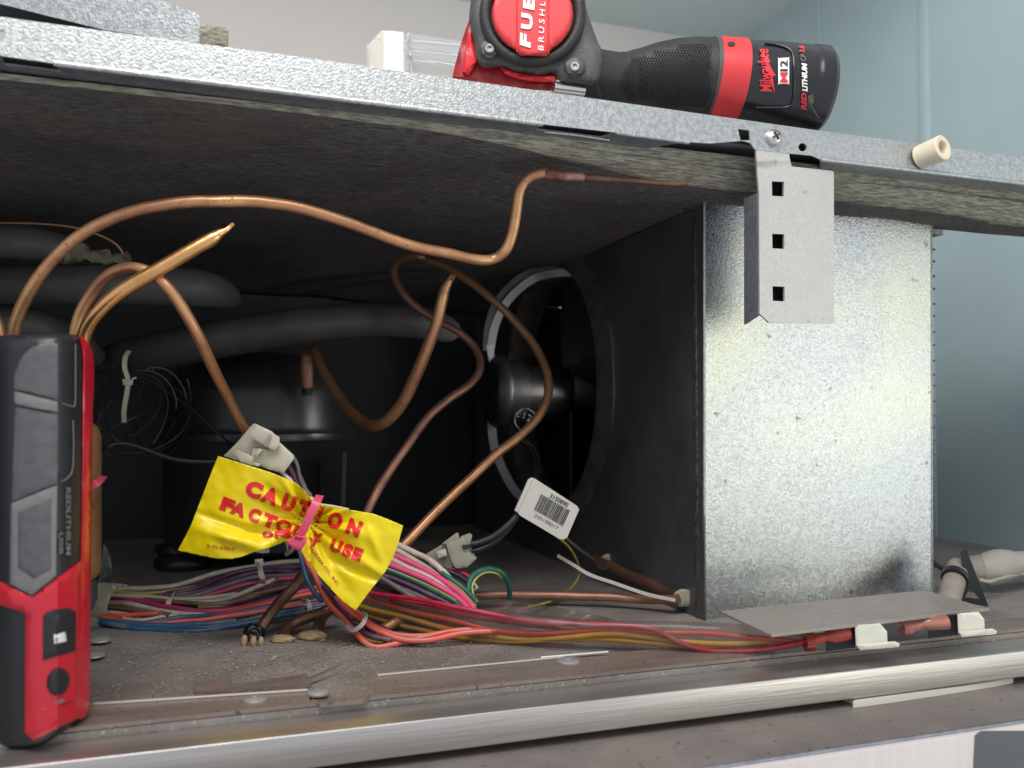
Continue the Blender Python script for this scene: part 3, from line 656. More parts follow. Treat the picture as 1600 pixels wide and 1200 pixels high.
# ------------------------------------------------------------------ wiring harness along the floor
def dH(px, py): return .598-(py-930)*.0009
HL = thing('wire_harness', 'fat bundle of many coloured wires lying along the floor at the left', 'wire bundle', tuple(PZ(330, 975, 0)))
def wires(parent, spec, base, default_w=8.2, n=8):
    for i, q in enumerate(spec):
        col, pts, off = q[0], q[1], q[2]; w = q[3] if len(q) > 3 else default_w
        pv = [(x, y, base(x, y)+off) for x, y in pts]
        dm = pv[len(pv)//2][2]
        wb = pxtube(pv, w*dm/F/2, n, 12)
        for v in wb.verts:
            c_ = v.co.copy(); v.co += Vector([noise.noise(c_*28+Vector((i*3.7, k*9.1, 0))) for k in range(3)])*.0011
        o = obj('wire', wb, M['w_'+col], parent, 60, label=col+' wire')
def zx(seq, ox, oy, s): return [(ox+x/s, oy+y/s) for x, y in seq]
A = lambda *q: zx(q, 120, 850, 4.0)
L1 = [
 ('white', A((180, 300), (300, 282), (450, 277), (600, 262), (720, 230), (850, 192), (980, 163), (1120, 140), (1250, 122), (1420, 108)), .006, 8.5),
 ('yellow', A((170, 292), (240, 297), (330, 308), (450, 310), (600, 292), (760, 262), (860, 235)), .004, 6.5),
 ('brown', A((180, 305), (300, 305), (420, 316), (560, 322), (700, 325), (860, 330)), .006, 7),
 ('purple', A((560, 318), (700, 290), (820, 245), (950, 195), (1080, 165), (1220, 152), (1430, 150)), .000, 9),
 ('purple', A((540, 325), (690, 308), (820, 275), (950, 225), (1080, 190), (1220, 172), (1430, 178)), -.002, 9),
 ('grey', A((620, 330), (760, 318), (900, 275), (1050, 225), (1150, 205), (1280, 200), (1430, 190)), -.003, 9),
 ('magenta', A((780, 335), (900, 300), (1020, 262), (1130, 240), (1260, 222), (1440, 205)), -.003, 8),
 ('white', A((180, 322), (300, 326), (450, 332), (570, 342), (700, 348), (850, 342), (1000, 320)), -.004, 8.5),
 ('white', A((700, 362), (820, 368), (930, 350), (1050, 305), (1140, 262), (1230, 225)), -.006, 8),
 ('brown', A((420, 352), (560, 362), (700, 372), (820, 382), (960, 368), (1100, 320), (1250, 285), (1450, 225)), -.0055, 8.5),
 ('brown', A((760, 398), (900, 388), (1040, 350), (1180, 300), (1240, 235), (1300, 215)), -.003, 8),
 ('magenta', A((170, 350), (260, 352), (400, 362), (520, 385), (640, 402), (760, 420), (900, 415), (1060, 388), (1250, 345), (1480, 272)), -.0065, 9),
 ('white', A((170, 372), (280, 375), (400, 395), (500, 415), (600, 428), (700, 438), (800, 442)), -.006, 8.5),
 ('brown', A((160, 393), (260, 400), (380, 415), (480, 432), (580, 445)), -.0055, 9),
 ('white', A((160, 425), (240, 428), (330, 438), (400, 450)), -.004, 8),
 ('red', A((150, 455), (250, 455), (360, 446), (450, 442), (540, 436)), -.006, 9),
 ('white', A((290, 465), (380, 475), (460, 468), (540, 452), (640, 446)), -.005, 7),
 ('red', A((760, 452), (900, 440), (1060, 400), (1220, 370), (1340, 345), (1480, 305)), -.005, 8),
 ('salmon', A((1200, 395), (1320, 345), (1420, 320), (1520, 300)), -.008, 9),
 ('pink', A((1240, 345), (1340, 318), (1430, 295), (1520, 270)), -.006, 8),
 ('blue', A((200, 468), (320, 495), (420, 500), (540, 478), (640, 458), (760, 452), (900, 452), (1050, 425), (1250, 392), (1560, 345)), -.0065, 8.5),
 ('salmon', A((180, 470), (320, 492), (420, 500), (540, 498), (660, 488), (800, 478), (960, 450), (1150, 420), (1330, 392), (1560, 370)), -.0075, 8),
 ('blue', A((150, 482), (230, 488), (330, 502), (440, 515), (560, 512), (700, 505), (850, 498), (1000, 478)), -.0075, 10),
 ('blue', A((150, 488), (280, 515), (400, 530), (520, 522), (650, 518), (800, 520), (950, 500), (1100, 468), (1300, 425), (1560, 380)), -.0085, 9),
 ('blue', A((150, 490), (300, 518), (430, 532), (560, 543), (700, 548), (820, 538), (960, 512), (1120, 485), (1320, 440), (1560, 392)), -.0088, 9),
 ('grey', A((180, 340), (350, 348), (520, 380), (700, 398), (900, 420), (1100, 410)), .004, 9),
 ('navy', A((600, 440), (800, 432), (1000, 400), (1200, 340), (1400, 255)), .006, 9),
 ('navy', A((300, 420), (500, 450), (700, 465), (900, 445)), .005, 9),
 ('blue', A((1100, 330), (1220, 285), (1330, 245), (1450, 215)), .002, 7),
]
wires(HL, L1, dH)
def tie(parent, poly, d, m='tie', th=.0012, head=None):
    o = obj('cable_tie', patch(poly, d, th, 6, 2.2), M[m], parent, 40)
    if head: obj('tie_head', patch(head, d-.0012, .004, 6, 2), M[m], o, 40)
    return o
def curvetie(parent, pts, w, m='tie', head=None):
    bm = pxtube(pts, w*pts[0][2]/F/2, 6, 10)
    o = obj('cable_tie', bm, M[m], parent, 60)
    if head: obj('tie_head', patch(head, pts[0][2]-.002, .005, 6, 2.5), M[m], o, 40)
    return o
def strap(parent, pts, wpx, th=.0009, m='tie', name='cable_tie', head=None, hd=-.001):
    o = obj(name, band(pts, wpx, th), M[m], parent, 40)
    if head: obj('tie_head', patch(head, pts[0][2]+hd, .004, 6, 2.5), M[m], o, 40)
    return o
strap(HL, [(272, 927, .592), (267, 933, .584), (263, 943, .578), (261, 955, .574), (260, 964, .574)], 8.5)
strap(HL, [(402, 880, .60), (406, 888, .592), (408, 897, .588), (411, 905, .588), (411, 912, .592)], 7.5, head=[(398, 874), (411, 873), (412, 885), (399, 886)])
strap(HL, [(472, 938, .572), (480, 940, .566), (484, 948, .564), (483, 957, .565)], 6.5)
# clamp at left end
CL = thing('harness_clamp', 'dull white nylon strap clamp holding the left end of the wire bundle', 'cable clamp', tuple(PZ(160, 985, 0)))
def dC(x, y): return .562+.00035*abs(y-950)*.2-(x-150)*.0001
obj('strap', patch(smoothpoly([(138, 915), (160, 910), (200, 914), (182, 920), (172, 935), (167, 955), (166, 975), (160, 982), (148, 987), (138, 986)], 3), dC, .018, 8, 4), M['nylon_d'], CL, 40)
obj('foot', patch(smoothpoly([(130, 968), (150, 966), (162, 978), (156, 990), (130, 1000)], 3), .553, .004, 8, 3), M['nylon_d'], CL, 40)
bm = pxtube([(136, 925, .60), (143, 915, .60), (152, 907, .60), (156, 900, .605)], .0016); obj('tie_tail', bm, M['nylon_d'], CL)

# wires leaving the tag to the right
def dRr(px, py): return .555-(py-900)*.00035
HR = thing('looped_wires', 'pink, white, green and purple wires bending down right of the yellow tag', 'wire bundle', tuple(PZ(690, 965, 0)))
B = lambda *q: zx(q, 450, 850, 4.0)
L2 = [
 ('cream', B((560, -60), (680, -5), (790, 48), (880, 95), (960, 165), (1020, 230), (1070, 290)), .0, 9),
 ('white', B((560, -20), (650, 25), (760, 85), (860, 145), (950, 210), (1040, 300), (1100, 380)), .001, 9),
 ('pink', B((560, 25), (650, 65), (780, 120), (880, 170), (980, 235), (1070, 305), (1130, 365), (1160, 410), (1155, 440)), -.002, 9.5),
 ('white', B((540, 55), (640, 97), (740, 145), (850, 190), (960, 250), (1040, 310), (1090, 370), (1110, 440)), -.0002, 9),
 ('pink', B((520, 75), (615, 120), (740, 170), (860, 220), (980, 285), (1060, 335), (1115, 390), (1135, 440)), -.003, 9.5),
 ('green', B((500, 130), (610, 160), (740, 210), (860, 262), (980, 325), (1060, 375), (1090, 430)), -.0025, 8.5),
 ('purple', B((500, 180), (640, 215), (760, 265), (880, 320), (990, 370), (1070, 430)), -.001, 9.5),
 ('purple', B((500, 200), (620, 240), (740, 285), (850, 335), (960, 390), (1060, 440)), -.004, 9),
 ('grey', B((500, 190), (580, 215), (680, 270), (780, 330), (880, 375), (960, 405)), -.0055, 9.5),
 ('green', B((960, 180), (1040, 235), (1110, 290), (1165, 345), (1185, 375)), -.003, 8),
 ('navy', B((900, 120), (1000, 165), (1080, 200), (1130, 240), (1160, 270)), .02, 8),
 ('crimson', B((950, 130), (1040, 160), (1110, 195), (1140, 230)), .022, 6),
 ('navy', B((500, 230), (620, 280), (740, 320), (860, 370), (960, 420)), .004, 10),
 ('purple', B((480, 250), (600, 300), (700, 330), (800, 360)), .006, 12),
]
wires(HR, L2, dRr)
for pts, off in ((B((520, 122), (618, 151), (745, 200), (865, 252), (985, 315), (1050, 355)), -.0045), (B((1000, 228), (1080, 285), (1140, 350), (1175, 388)), -.0045)):
    obj('stripe', pxtube([(x, y, dRr(x, y)+off) for x, y in pts], .00042, 8, 8), M['w_yellow'], HR, label='yellow stripe on green wire')
obj('tie_end', patch([(724, 900), (733, 896), (748, 918), (738, 926), (728, 915)], .585, .002, 6, 2), M['tie'], HR, 40)
# salmon bundle below the tag
def dS(px, py): return lerp(py, [(840, .545), (900, .535), (960, .520), (1010, .503)])
HS = thing('salmon_wires', 'salmon, blue and purple wires curling out from under the yellow tag', 'wire bundle', tuple(PZ(560, 1008, 0)))
L3 = [
 ('salmon', B((95, 40), (115, 110), (160, 185), (200, 270), (260, 370), (350, 460), (420, 545), (480, 610), (550, 638), (640, 625), (740, 598), (860, 575), (1000, 550), (1150, 540)), -.001, 9),
 ('salmon', B((300, 330), (370, 400), (440, 455), (520, 520), (620, 570), (720, 600), (850, 605), (940, 590), (1010, 572), (1120, 552), (1300, 545)), -.004, 9),
 ('salmon', B((340, 350), (420, 410), (500, 485), (600, 535), (720, 565), (850, 572), (950, 560), (1100, 540), (1280, 535)), -.001, 8),
 ('blue', B((65, 30), (90, 110), (120, 210), (160, 290), (215, 360)), -.0005, 8),
 ('blue', B((180, 200), (230, 290), (300, 390), (380, 480), (450, 540), (530, 590), (620, 610)), .001, 9),
 ('purple', B((220, 260), (290, 350), (360, 440), (430, 510), (520, 565), (650, 598)), -.0025, 8.5),
 ('purple', B((320, 330), (420, 400), (520, 490), (640, 545)), .0005, 6),
 ('yellow', B((200, 260), (260, 350), (340, 440), (420, 530), (500, 595), (590, 612)), .001, 5),
 ('green', B((190, 250), (250, 330), (330, 430), (400, 500)), .002, 8),
 ('navy', B((250, 250), (330, 350), (420, 450), (520, 540)), .004, 9),
 ('cream', B((60, 0), (85, 60), (100, 120)), .001, 6),
 ('grey', B((40, -20), (20, 40), (-20, 70)), .03, 7),
 ('grey', B((-10, -20), (0, 20), (-5, 60)), .03, 5),
]
wires(HS, L3, dS)
strap(HS, [(540, 976, .514), (549, 984, .507), (558, 982, .504), (568, 973, .504), (571, 962, .508), (566, 958, .514)], 6.5)
# yellow-green earth loop
EL = tag(obj('earth_wire', pxtube([(740, 950, .55), (733, 930, .555), (733, 912, .56), (742, 897, .565), (760, 889, .57), (778, 892, .575), (790, 902, .58), (796, 918, .585), (796, 935, .59)], .0018, 8, 14), M['w_green'], None, 60), 'green wire with yellow stripe curled into a loop beside the nylon plug', 'earth wire')
obj('stripe', pxtube([(741, 935, .555), (738, 916, .559), (746, 902, .563), (760, 894.5, .568), (775, 896, .573), (784, 903, .578)], .0007, 8, 8), M['w_yellow'], EL)
tag(obj('thin_wire', pxtube([(870, 838, .62), (890, 856, .63), (903, 880, .64), (904, 900, .65), (893, 918, .64), (870, 935, .62), (850, 943, .60), (826, 948, .58)], .0008, 8, 8), M['w_yellow'], None, 60), 'thin yellow wire looping on the floor below the barcode tag', 'wire')
tag(obj('thin_wire', pxtube([(884, 840, .60), (905, 858, .62), (925, 872, .64), (940, 884, .66), (955, 890, .68)], .0010, 8, 8), M['w_grey'], None, 60), 'thin grey wire running from the barcode tag to the shroud clip', 'wire')

# clear sleeve with heavy wires -------------------------------------------------
SL = thing('sleeved_cable', 'transparent plastic sleeve with yellow and red wires along the front', 'sleeved cable', tuple(PZ(950, 1020, 0)))
def dL(px, py): return lerp(px, [(520, .575), (580, .555), (640, .535), (700, .520), (860, .500), (1000, .492), (1150, .485), (1280, .482), (1500, .50)])
L4 = [
 ('ochre', [(520, 930), (590, 955), (660, 972), (740, 990), (820, 1000), (880, 997), (950, 990), (1010, 996), (1080, 1003), (1150, 1005), (1220, 1000)], .000, 9),
 ('ochre', [(530, 945), (590, 966), (650, 982), (720, 996), (800, 1003), (870, 1001), (940, 999), (1000, 1003), (1070, 1008), (1140, 1009), (1200, 1005)], .001, 8),
 ('red', [(520, 915), (610, 945), (700, 968), (780, 985), (860, 988), (950, 984), (1040, 987), (1120, 991), (1200, 998), (1262, 1003)], -.0005, 8),
 ('crimson', [(580, 925), (640, 935), (700, 945), (780, 960), (850, 975), (930, 975), (1000, 978), (1030, 985), (1060, 1001), (1100, 1015), (1150, 1018), (1210, 1010), (1270, 998)], -.003, 8),
 ('crimson', [(610, 935), (690, 950), (780, 968), (870, 975)], .002, 9),
 ('brown', [(600, 945), (700, 958), (800, 972), (900, 983)], .004, 9),
]
wires(SL, L4, dL)
bm = bmesh.new(); rows = []
topE = [(560, 925), (620, 935), (700, 950), (760, 958), (800, 956), (850, 962), (930, 968), (1020, 970), (1130, 973), (1200, 980), (1262, 990)]
botE = [(560, 962), (620, 990), (700, 1003), (760, 1010), (800, 1011), (850, 1012), (930, 1013), (1020, 1021), (1130, 1029), (1200, 1022), (1262, 1008)]
n = 90
for i in range(n+1):
    x = 560+(1262-560)*i/n; t = lerp(x, topE); b = lerp(x, botE); row = []
    for k in range(22):
        a = 2*math.pi*k/22; yy = (t+b)/2-(b-t)/2*math.cos(a); rr = (b-t)/2*.5/F
        q = P(x, yy, dL(x, yy)-.001-math.sin(a)*rr*.55); q += fw*noise.noise(q*55)*.002
        row.append(bm.verts.new(q))
    rows.append(row)
for a, b in zip(rows, rows[1:]):
    for k in range(22): bm.faces.new((a[k], a[(k+1) % 22], b[(k+1) % 22], b[k]))
obj('sleeve', bm, M['sleeve'], SL, 180)
S2 = thing('short_sleeve', 'brownish plastic sleeve fanning out behind the long sleeved cable', 'plastic sleeve', tuple(PZ(850, 960, 0)))
bm = patch(smoothpoly([(735, 928), (780, 938), (850, 945), (900, 955), (960, 968), (900, 970), (820, 962), (760, 955), (738, 945)], 3), lambda x, y: .545+.004*math.sin(x*.05+y*.1), .0006, 10); obj('sleeve', bm, M['sleeve'], S2, 60)

# terminals, clips and the cover strip at the right -----------------------------
mP = lambda x, y: PZ(x, y, .020)
tag(obj('cover_strip', sheet([[(1125, 955), (1445, 922), (1545, 951), (1205, 992)]], mP, (0, 0, -.0012)), M['plate'], None, 0), 'flat dusty steel strip lying over the red terminals in front of the shroud', 'steel strip')
bm = bmesh.new(); tube(bm, [PZ(1206, 992.6, .0195), PZ(1370, 972.6, .0195), PZ(1544, 951.6, .0195)], .0006, 8)
o = [x for x in bpy.data.objects if x.name == 'cover_strip'][0]; obj('front_edge', bm, M['edge'], o)
def terminal(pts, label, ring, cx):
    t = thing('crimp_terminal', label, 'wire terminal', tuple(P(*ring, .478)))
    bm = pxtube(pts, 0, 6, 18); obj('insulation', bm, M['redsleeve'], t, 60)
    bm = bmesh.new(); a = P(ring[0]-6, ring[1], pts[0][2]); b = P(ring[0]+8, ring[1]-1, pts[0][2])
    tube(bm, [a, b], .0052, 20, False); r = bmesh.ops.solidify(bm, geom=bm.faces[:], thickness=.0008); obj('collar', bm, M['redsleeve'], t, 60)
    bm = pxtube([(q[0], q[1], q[2], .0016) for q in pts], 0, 4, 8); obj('barrel', bm, M['copper_b'], t, 60)
    return t
terminal([(1262, 1002, .478, .0034), (1276, 999, .478, .0030), (1290, 995, .478, .0024), (1302, 993, .478, .0040), (1320, 989, .478, .0042), (1327, 988, .478, .0036)], 'red crimp terminal below the left half of the steel strip', (1263, 1003), 0)
M['redsleeve'] = mat('clear_pink_terminal', (.80, .36, .30), .15, 0, 0, trans=.5, alpha=.75)
terminal([(1412, 981, .495, .0034), (1428, 978, .495, .0034), (1440, 975, .495, .0026), (1452, 974, .495, .0038), (1472, 973, .495, .0040), (1480, 972, .495, .0040)], 'clear pinkish crimp terminal below the right half of the steel strip', (1414, 981), 0)
def clip(px, py, w, h, d, label, flip=False):
    t = thing('terminal_clip', label, 'plastic clip', tuple(P(px, py+h/2, d)))
    c = w*.22
    obj('body', patch([(px-w/2, py-h/2+2), (px-w/2+6, py-h/2), (px+w/2-c, py-h/2-2), (px+w/2, py-h/2+c), (px+w/2+1, py+h/2-4), (px-w/2+1, py+h/2)], d, .010, 8, 2), M['cream'], t, 40)
    obj('foot', patch([(px-w/2+2, py+h/2-3), (px+w/2+12, py+h/2-8), (px+w/2+20, py+h/2-4), (px+w/2+18, py+h/2+1), (px-w/2+8, py+h/2+6)], d-.003, .014, 8, 1.5), M['cream'], t, 40)
    obj('back_block', patch([(px-w/2-46, py-h/2+4), (px-w/2+1, py-h/2+2), (px-w/2+1, py+h/2+2), (px-w/2-46, py+h/2+8)], d+.006, .01, 0), M['cable'], t, 0)
    return t
clip(1361, 993, 50, 34, .472, 'cream plastic clip holding terminals, left one of two behind the rail')
clip(1517, 974, 42, 32, .492, 'cream plastic clip holding terminals, right one of two behind the rail')
# drain pipe with black triangular bracket and plastic gland at the far right
DP = thing('drain_pipe', 'stubby tan pipe with a black ring clamp right of the shroud', 'pipe', tuple(P(1480, 950, .60)))
obj('pipe', pxtube([(1478, 958, .575, .0072), (1486, 925, .590, .0072), (1492, 905, .60, .0072), (1498, 885, .61, .0070)], 0, 6, 24), M['pipe'], DP, 60)
bm = bmesh.new(); cA = P(1491, 905, .598); axd = (P(1498, 885, .61)-P(1484, 930, .588)).normalized()
tube(bm, [cA, cA+axd*.004], .0085, 28); obj('ring_clamp', bm, M['cable'], DP, 60)
TB = tag(obj('triangle_bracket', patch([(1500, 862), (1510, 858), (1545, 948), (1470, 935), (1488, 905), (1505, 898)], .60, .004, 0, holes=[[(1516, 918), (1530, 936), (1508, 933)]]), M['cable'], None, 0), 'thin black triangular bracket between the tan pipe and the pale tube', 'bracket')
GL = thing('plastic_gland', 'pale plastic tube with a collar lying at the right edge', 'plastic tube', tuple(P(1580, 905, .66)))
obj('nose', pxtube([(1508, 893, .66, .0105), (1530, 890, .66, .0108), (1552, 886, .665, .0108)], 0, 6, 24), M['pipe'], GL, 40)
obj('collar', pxtube([(1540, 890, .66, .0118), (1545, 889, .66, .0124), (1562, 884, .665, .0124), (1578, 882, .668, .0110)], 0, 6, 24), M['pvc'], GL, 40)
obj('tube', pxtube([(1570, 883, .667, .0098), (1620, 880, .68, .0098), (1700, 876, .70, .0098)], 0, 6, 24), M['pvc'], GL, 60)
tag(obj('cable_tail', pxtube([(1440, 866, .69), (1462, 882, .67), (1480, 892, .645)], .0020), M['cable'], None, 60), 'black lead emerging behind the right edge of the shroud', 'cable')
tag(obj('pale_lead', pxtube([(1530, 906, .63), (1545, 909, .63), (1560, 905, .64), (1590, 898, .66), (1640, 890, .68)], .0014), M['pvc'], None, 60), 'pale thin lead sagging under the plastic tube', 'cable')
# clips on the shroud side and spare cable tie tail
K1 = tag(obj('tube_clip', patch(smoothpoly([(1052, 930), (1062, 921), (1080, 922), (1093, 928), (1094, 944), (1070, 948), (1058, 946)], 3), .585, .008, 6, 4), M['nylon_d'], None, 40), 'pale nylon clip holding the level tube at the foot of the shroud', 'tube clip')
K2 = tag(obj('tube_clip', patch(smoothpoly([(932, 880), (942, 868), (962, 864), (972, 872), (972, 890), (948, 892), (936, 888)], 3), .70, .008, 6, 4), M['nylon_d'], None, 40), 'dim nylon clip deeper inside beside the fan opening', 'tube clip')
tag(obj('tie_tail', band([(871, 868, .615), (895, 882, .61), (922, 898, .605), (960, 911, .598), (1010, 928, .59), (1055, 938, .58)], 5, .0006), M['tie'], None, 40), 'long cut white cable tie tail lying in front of the shroud', 'cable tie')

# ------------------------------------------------------------------ barcode tag and its plug
BT = thing('barcode_tag', 'white folded paper flag label with a barcode on the black fan lead', 'tag', tuple(P(850, 820, .575)))
dT = lambda x, y: .575+(x-805)*.00012
tp = [(808, 800), (806, 795), (826, 749), (830, 746), (836, 748), (901, 790), (905, 796), (902, 803), (886, 840), (881, 843), (874, 842), (812, 805)]
obj('paper', patch(tp, dT, .0012, 10, 0), M['tagwhite'], BT, 30)
bm = bmesh.new(); tube(bm, [P(807, 799, dT(807, 799)+.001), P(829, 749, dT(829, 749)+.001)], .0016, 12); obj('fold', bm, M['tagwhite'], BT, 60)
tf = lambda o: (lambda x, y: P(x, y, dT(x, y)-.0004))
bm = bmesh.new(); text(bm, '3150890', (858, 777), (1, .57), 32, 7.2, tf(0), .012); obj('number', bm, M['ink'], BT, 0)
bm = bmesh.new(); text(bm, '245198017', (834, 807), (1, .57), 42, 5.6, tf(0), 0); obj('number', bm, M['greyink'], BT, 0)
bm = bmesh.new(); q = 0; rnd = random.Random(3)
U = Vector((.868, .497)); V = Vector((.42, -.9075)); o0 = Vector((834.5, 796.5))
while q < 51:
    w = rnd.choice((.8, .8, 1.2, 1.7)); a = o0+U*q; b = o0+U*min(q+w, 52)
    sheet([[tuple(a), tuple(b), tuple(b+V*27), tuple(a+V*27)]], tf(0), None, 0, bm); q += w+rnd.choice((.7, .8, 1.1, 1.4))
obj('barcode', bm, M['ink'], BT, 0)
FL = tag(obj('fan_lead', pxtube([(812, 799, .582, .0022), (802, 812, .58, .0023), (785, 828, .578, .0024), (768, 840, .577, .0024), (748, 848, .576, .0023), (736, 850, .575, .0022)], 0, 6, 16), M['cable'], None, 60), 'thick black lead running from the barcode tag into the nylon plug', 'cable')
obj('lead_pair', pxtube([(808, 808, .582), (792, 828, .58), (775, 845, .579), (750, 858, .577), (738, 860, .577)], .002), M['cable'], FL)
def conn(name, label, parts, m, d):
    c = parts[0]; t = thing(name, label, 'connector', tuple(P(c[0][0], c[0][1], d)))
    for nm, poly, off, th, mm in [(('housing' if i == 0 else 'latch' if i > 1 else 'socket'), p, o_, t_, m_) for i, (p, o_, t_, m_) in enumerate(parts_)] if 0 else []: pass
    return t
C2 = thing('nylon_plug', 'aged nylon plug lying on the floor at the end of the black lead', 'connector', tuple(P(700, 885, .585)))
def rp(poly, d, th, m, par, name, rn=2.5): return obj(name, patch(poly, d, th, 8, rn), M[m], par, 40)
rp([(662, 868), (698, 846), (712, 884), (690, 892), (674, 886)], .580, .014, 'nylon_d', C2, 'housing', 1)
rp([(697, 850), (724, 838), (740, 874), (730, 887), (712, 888), (706, 878)], .575, .013, 'nylon_d', C2, 'socket', 1)
rp([(720, 838), (734, 833), (738, 836), (736, 846), (742, 868), (745, 872), (734, 884), (728, 874)], .577, .010, 'nylon_d', C2, 'flared_lip', .8)
rp([(682, 862), (696, 857), (698, 868), (685, 872)], .5735, .004, 'nylon', C2, 'latch', 1)
rp([(690, 850), (712, 833), (716, 832), (718, 842), (700, 850)], .576, .005, 'nylon_d', C2, 'ridge', .8)
rp([(722, 852), (736, 850), (737, 856), (724, 859)], .5735, .001, 'ink', C2, 'wire_hole', 0)

# ------------------------------------------------------------------ yellow caution film tag
def Z(*q): return zx(q, 250, 640, 3.75)
px0, py0 = 481, 815
lab = Z((340, 272), (480, 315), (640, 365), (790, 425), (850, 475), (895, 530), (955, 560), (1040, 575), (1190, 600), (1250, 610), (1335, 642), (1425, 680), (1400, 770), (1370, 860), (1320, 950), (1225, 1070), (1145, 1178), (1080, 1130), (1000, 1050), (920, 960), (860, 880), (812, 812), (760, 780), (740, 770), (690, 790), (640, 810), (540, 838), (480, 862), (420, 875), (330, 873), (240, 855), (103, 825), (145, 750), (180, 680), (215, 590), (250, 500), (300, 370))
def gs(x, y, cx, cy, a, sx, sy):
    dx, dy = x-cx, y-cy; u = dx*math.cos(a)+dy*math.sin(a); v = -dx*math.sin(a)+dy*math.cos(a)
    return math.exp(-(u/sx)**2-(v/sy)**2)
def dY(x, y):
    dx, dy = x-px0, y-py0; r = math.hypot(dx, dy); a = math.atan2(dy, dx)
    d = .498 + .010*math.exp(-(r/40)**2)
    if dx < 0:
        q = min(r/90, 1)
        d += -.010*math.sin(min(1, r/170)*math.pi*.55)
        f = math.exp(-((r-30)/48)**2)
        d += f*.0024*math.sin(a*13+.6+r*.012) + f*.0010*math.sin(a*23+1.9)
        d += -.0042*gs(x, y, 362, 842, .30, 52, 9) + .0030*gs(x, y, 375, 824, .32, 60, 5)     # fold near the lower edge
        d += -.0026*gs(x, y, 330, 850, .2, 26, 20) + .0010*gs(x, y, 322, 800, 1.2, 60, 14)
        d += .012*max(0, (318-x)/40)**2*.18
    else:
        d += -.006*math.sin(min(1, r/130)*math.pi*.6)
        f = math.exp(-((r-30)/45)**2)
        d += f*.0026*math.sin(a*12+.9+r*.015) + f*.0010*math.sin(a*25)
        d += .0042*gs(x, y, 532, 850, .75, 46, 6) - .0036*gs(x, y, 548, 868, .55, 50, 9)
        d += .0040*gs(x, y, 560, 893, .42, 44, 6) - .0020*gs(x, y, 545, 830, .5, 30, 12)
        d += -.0016*gs(x, y, 585, 850, 1.2, 30, 7) + .0016*gs(x, y, 530, 905, .9, 30, 10)
    d += .0009*noise.noise(Vector((x*.022, y*.022, 5))) + .0004*noise.noise(Vector((x*.07, y*.07, 2)))
    return d
YT = thing('caution_tag', 'yellow plastic film tag with red caution lettering pinched by a pink tie', 'warning tag', tuple(P(px0, py0, .50)))
obj('film', patch(lab, dY, .0003, 3.2), M['yellow'], YT, 180)
obj('film_backing', patch(Z((560, 835), (600, 815), (640, 806), (641, 838), (600, 842)), .506, .0004, 0), M['w_cream'], YT, 0)
mY = lambda x, y: P(x, y, dY(x, y)-.00045)
DV = (1, .38)
def zb(X, Y): return (250+X/3.75, 640+Y/3.75)
def letter(bm, ch, x0, x1, bx, by, h, sl=.38, sh=.0, bold=.075):
    y = by+sl*(x0-bx); o_ = zb(x0, y); w = max(((x1-x0)/3.75-h*.355)/.935*(1.26 if x0 < 950 else 1.04), h*.25)
    text(bm, ch, o_, (1, sl), w, h, mY, bold, sh, 3.2)
bm = bmesh.new()
for ch, a, b in (('C', 488, 596), ('A', 583, 692), ('U', 700, 795), ('T', 792, 886), ('I', 905, 940), ('O', 968, 1080), ('N', 1080, 1190)): letter(bm, ch, a, b, 490, 500, 26.5)
obj('lettering', bm, M['redink'], YT, 0, label='CAUTION')
bm = bmesh.new()
for ch, a, b in (('F', 345, 432), ('A', 405, 500), ('C', 508, 588), ('T', 590, 680), ('O', 668, 765), ('R', 768, 850), ('Y', 868, 945), ('U', 985, 1075), ('S', 1058, 1138), ('E', 1115, 1195)): letter(bm, ch, a, b, 345, 583, 21.5)
obj('lettering', bm, M['redink'], YT, 0, label='FACTORY USE')
bm = bmesh.new()
for ch, a, b, y in (('O', 598, 662, 752), ('N', 672, 742, 754), ('L', 745, 790, 754), ('Y', 855, 930, 788)): letter(bm, ch, a, b, a, y, 11.5, .02 if a < 800 else .3)
obj('lettering', bm, M['redink'], YT, 0, label='ONLY')
bm = bmesh.new(); text(bm, '3-75-632-7', zb(272, 808), (1, .13), 45, 5.4, mY, .02, 0, 3.2); obj('small_print', bm, M['brownink'], YT, 0)
bm = bmesh.new(); text(bm, 'FREEZER CO., INC.', zb(868, 812), (1, 1.32), 76, 5.6, mY, .015, 0, 3.2); obj('small_print', bm, M['brownink'], YT, 0)
PT = tag(obj('cable_tie', band([(500, 774, .492), (495, 784, .486), (487, 800, .484), (479, 818, .484), (471, 834, .485), (464, 846, .487)], 12.5, .0008), M['pink_tie'], None, 40), 'pink cable tie cinched round the middle of the yellow tag', 'cable tie')
obj('tie_head', patch([(450, 845), (462, 836), (479, 839), (478, 848), (470, 862), (458, 857), (449, 851)], .481, .005, 5, 2.5), M['pink_tie'], PT, 40)
obj('slot', patch([(461, 838), (474, 840), (471, 844), (460, 842)], .4805, .0006, 0), mat('dark_pink', (.25, .02, .06), .5), PT, 0)
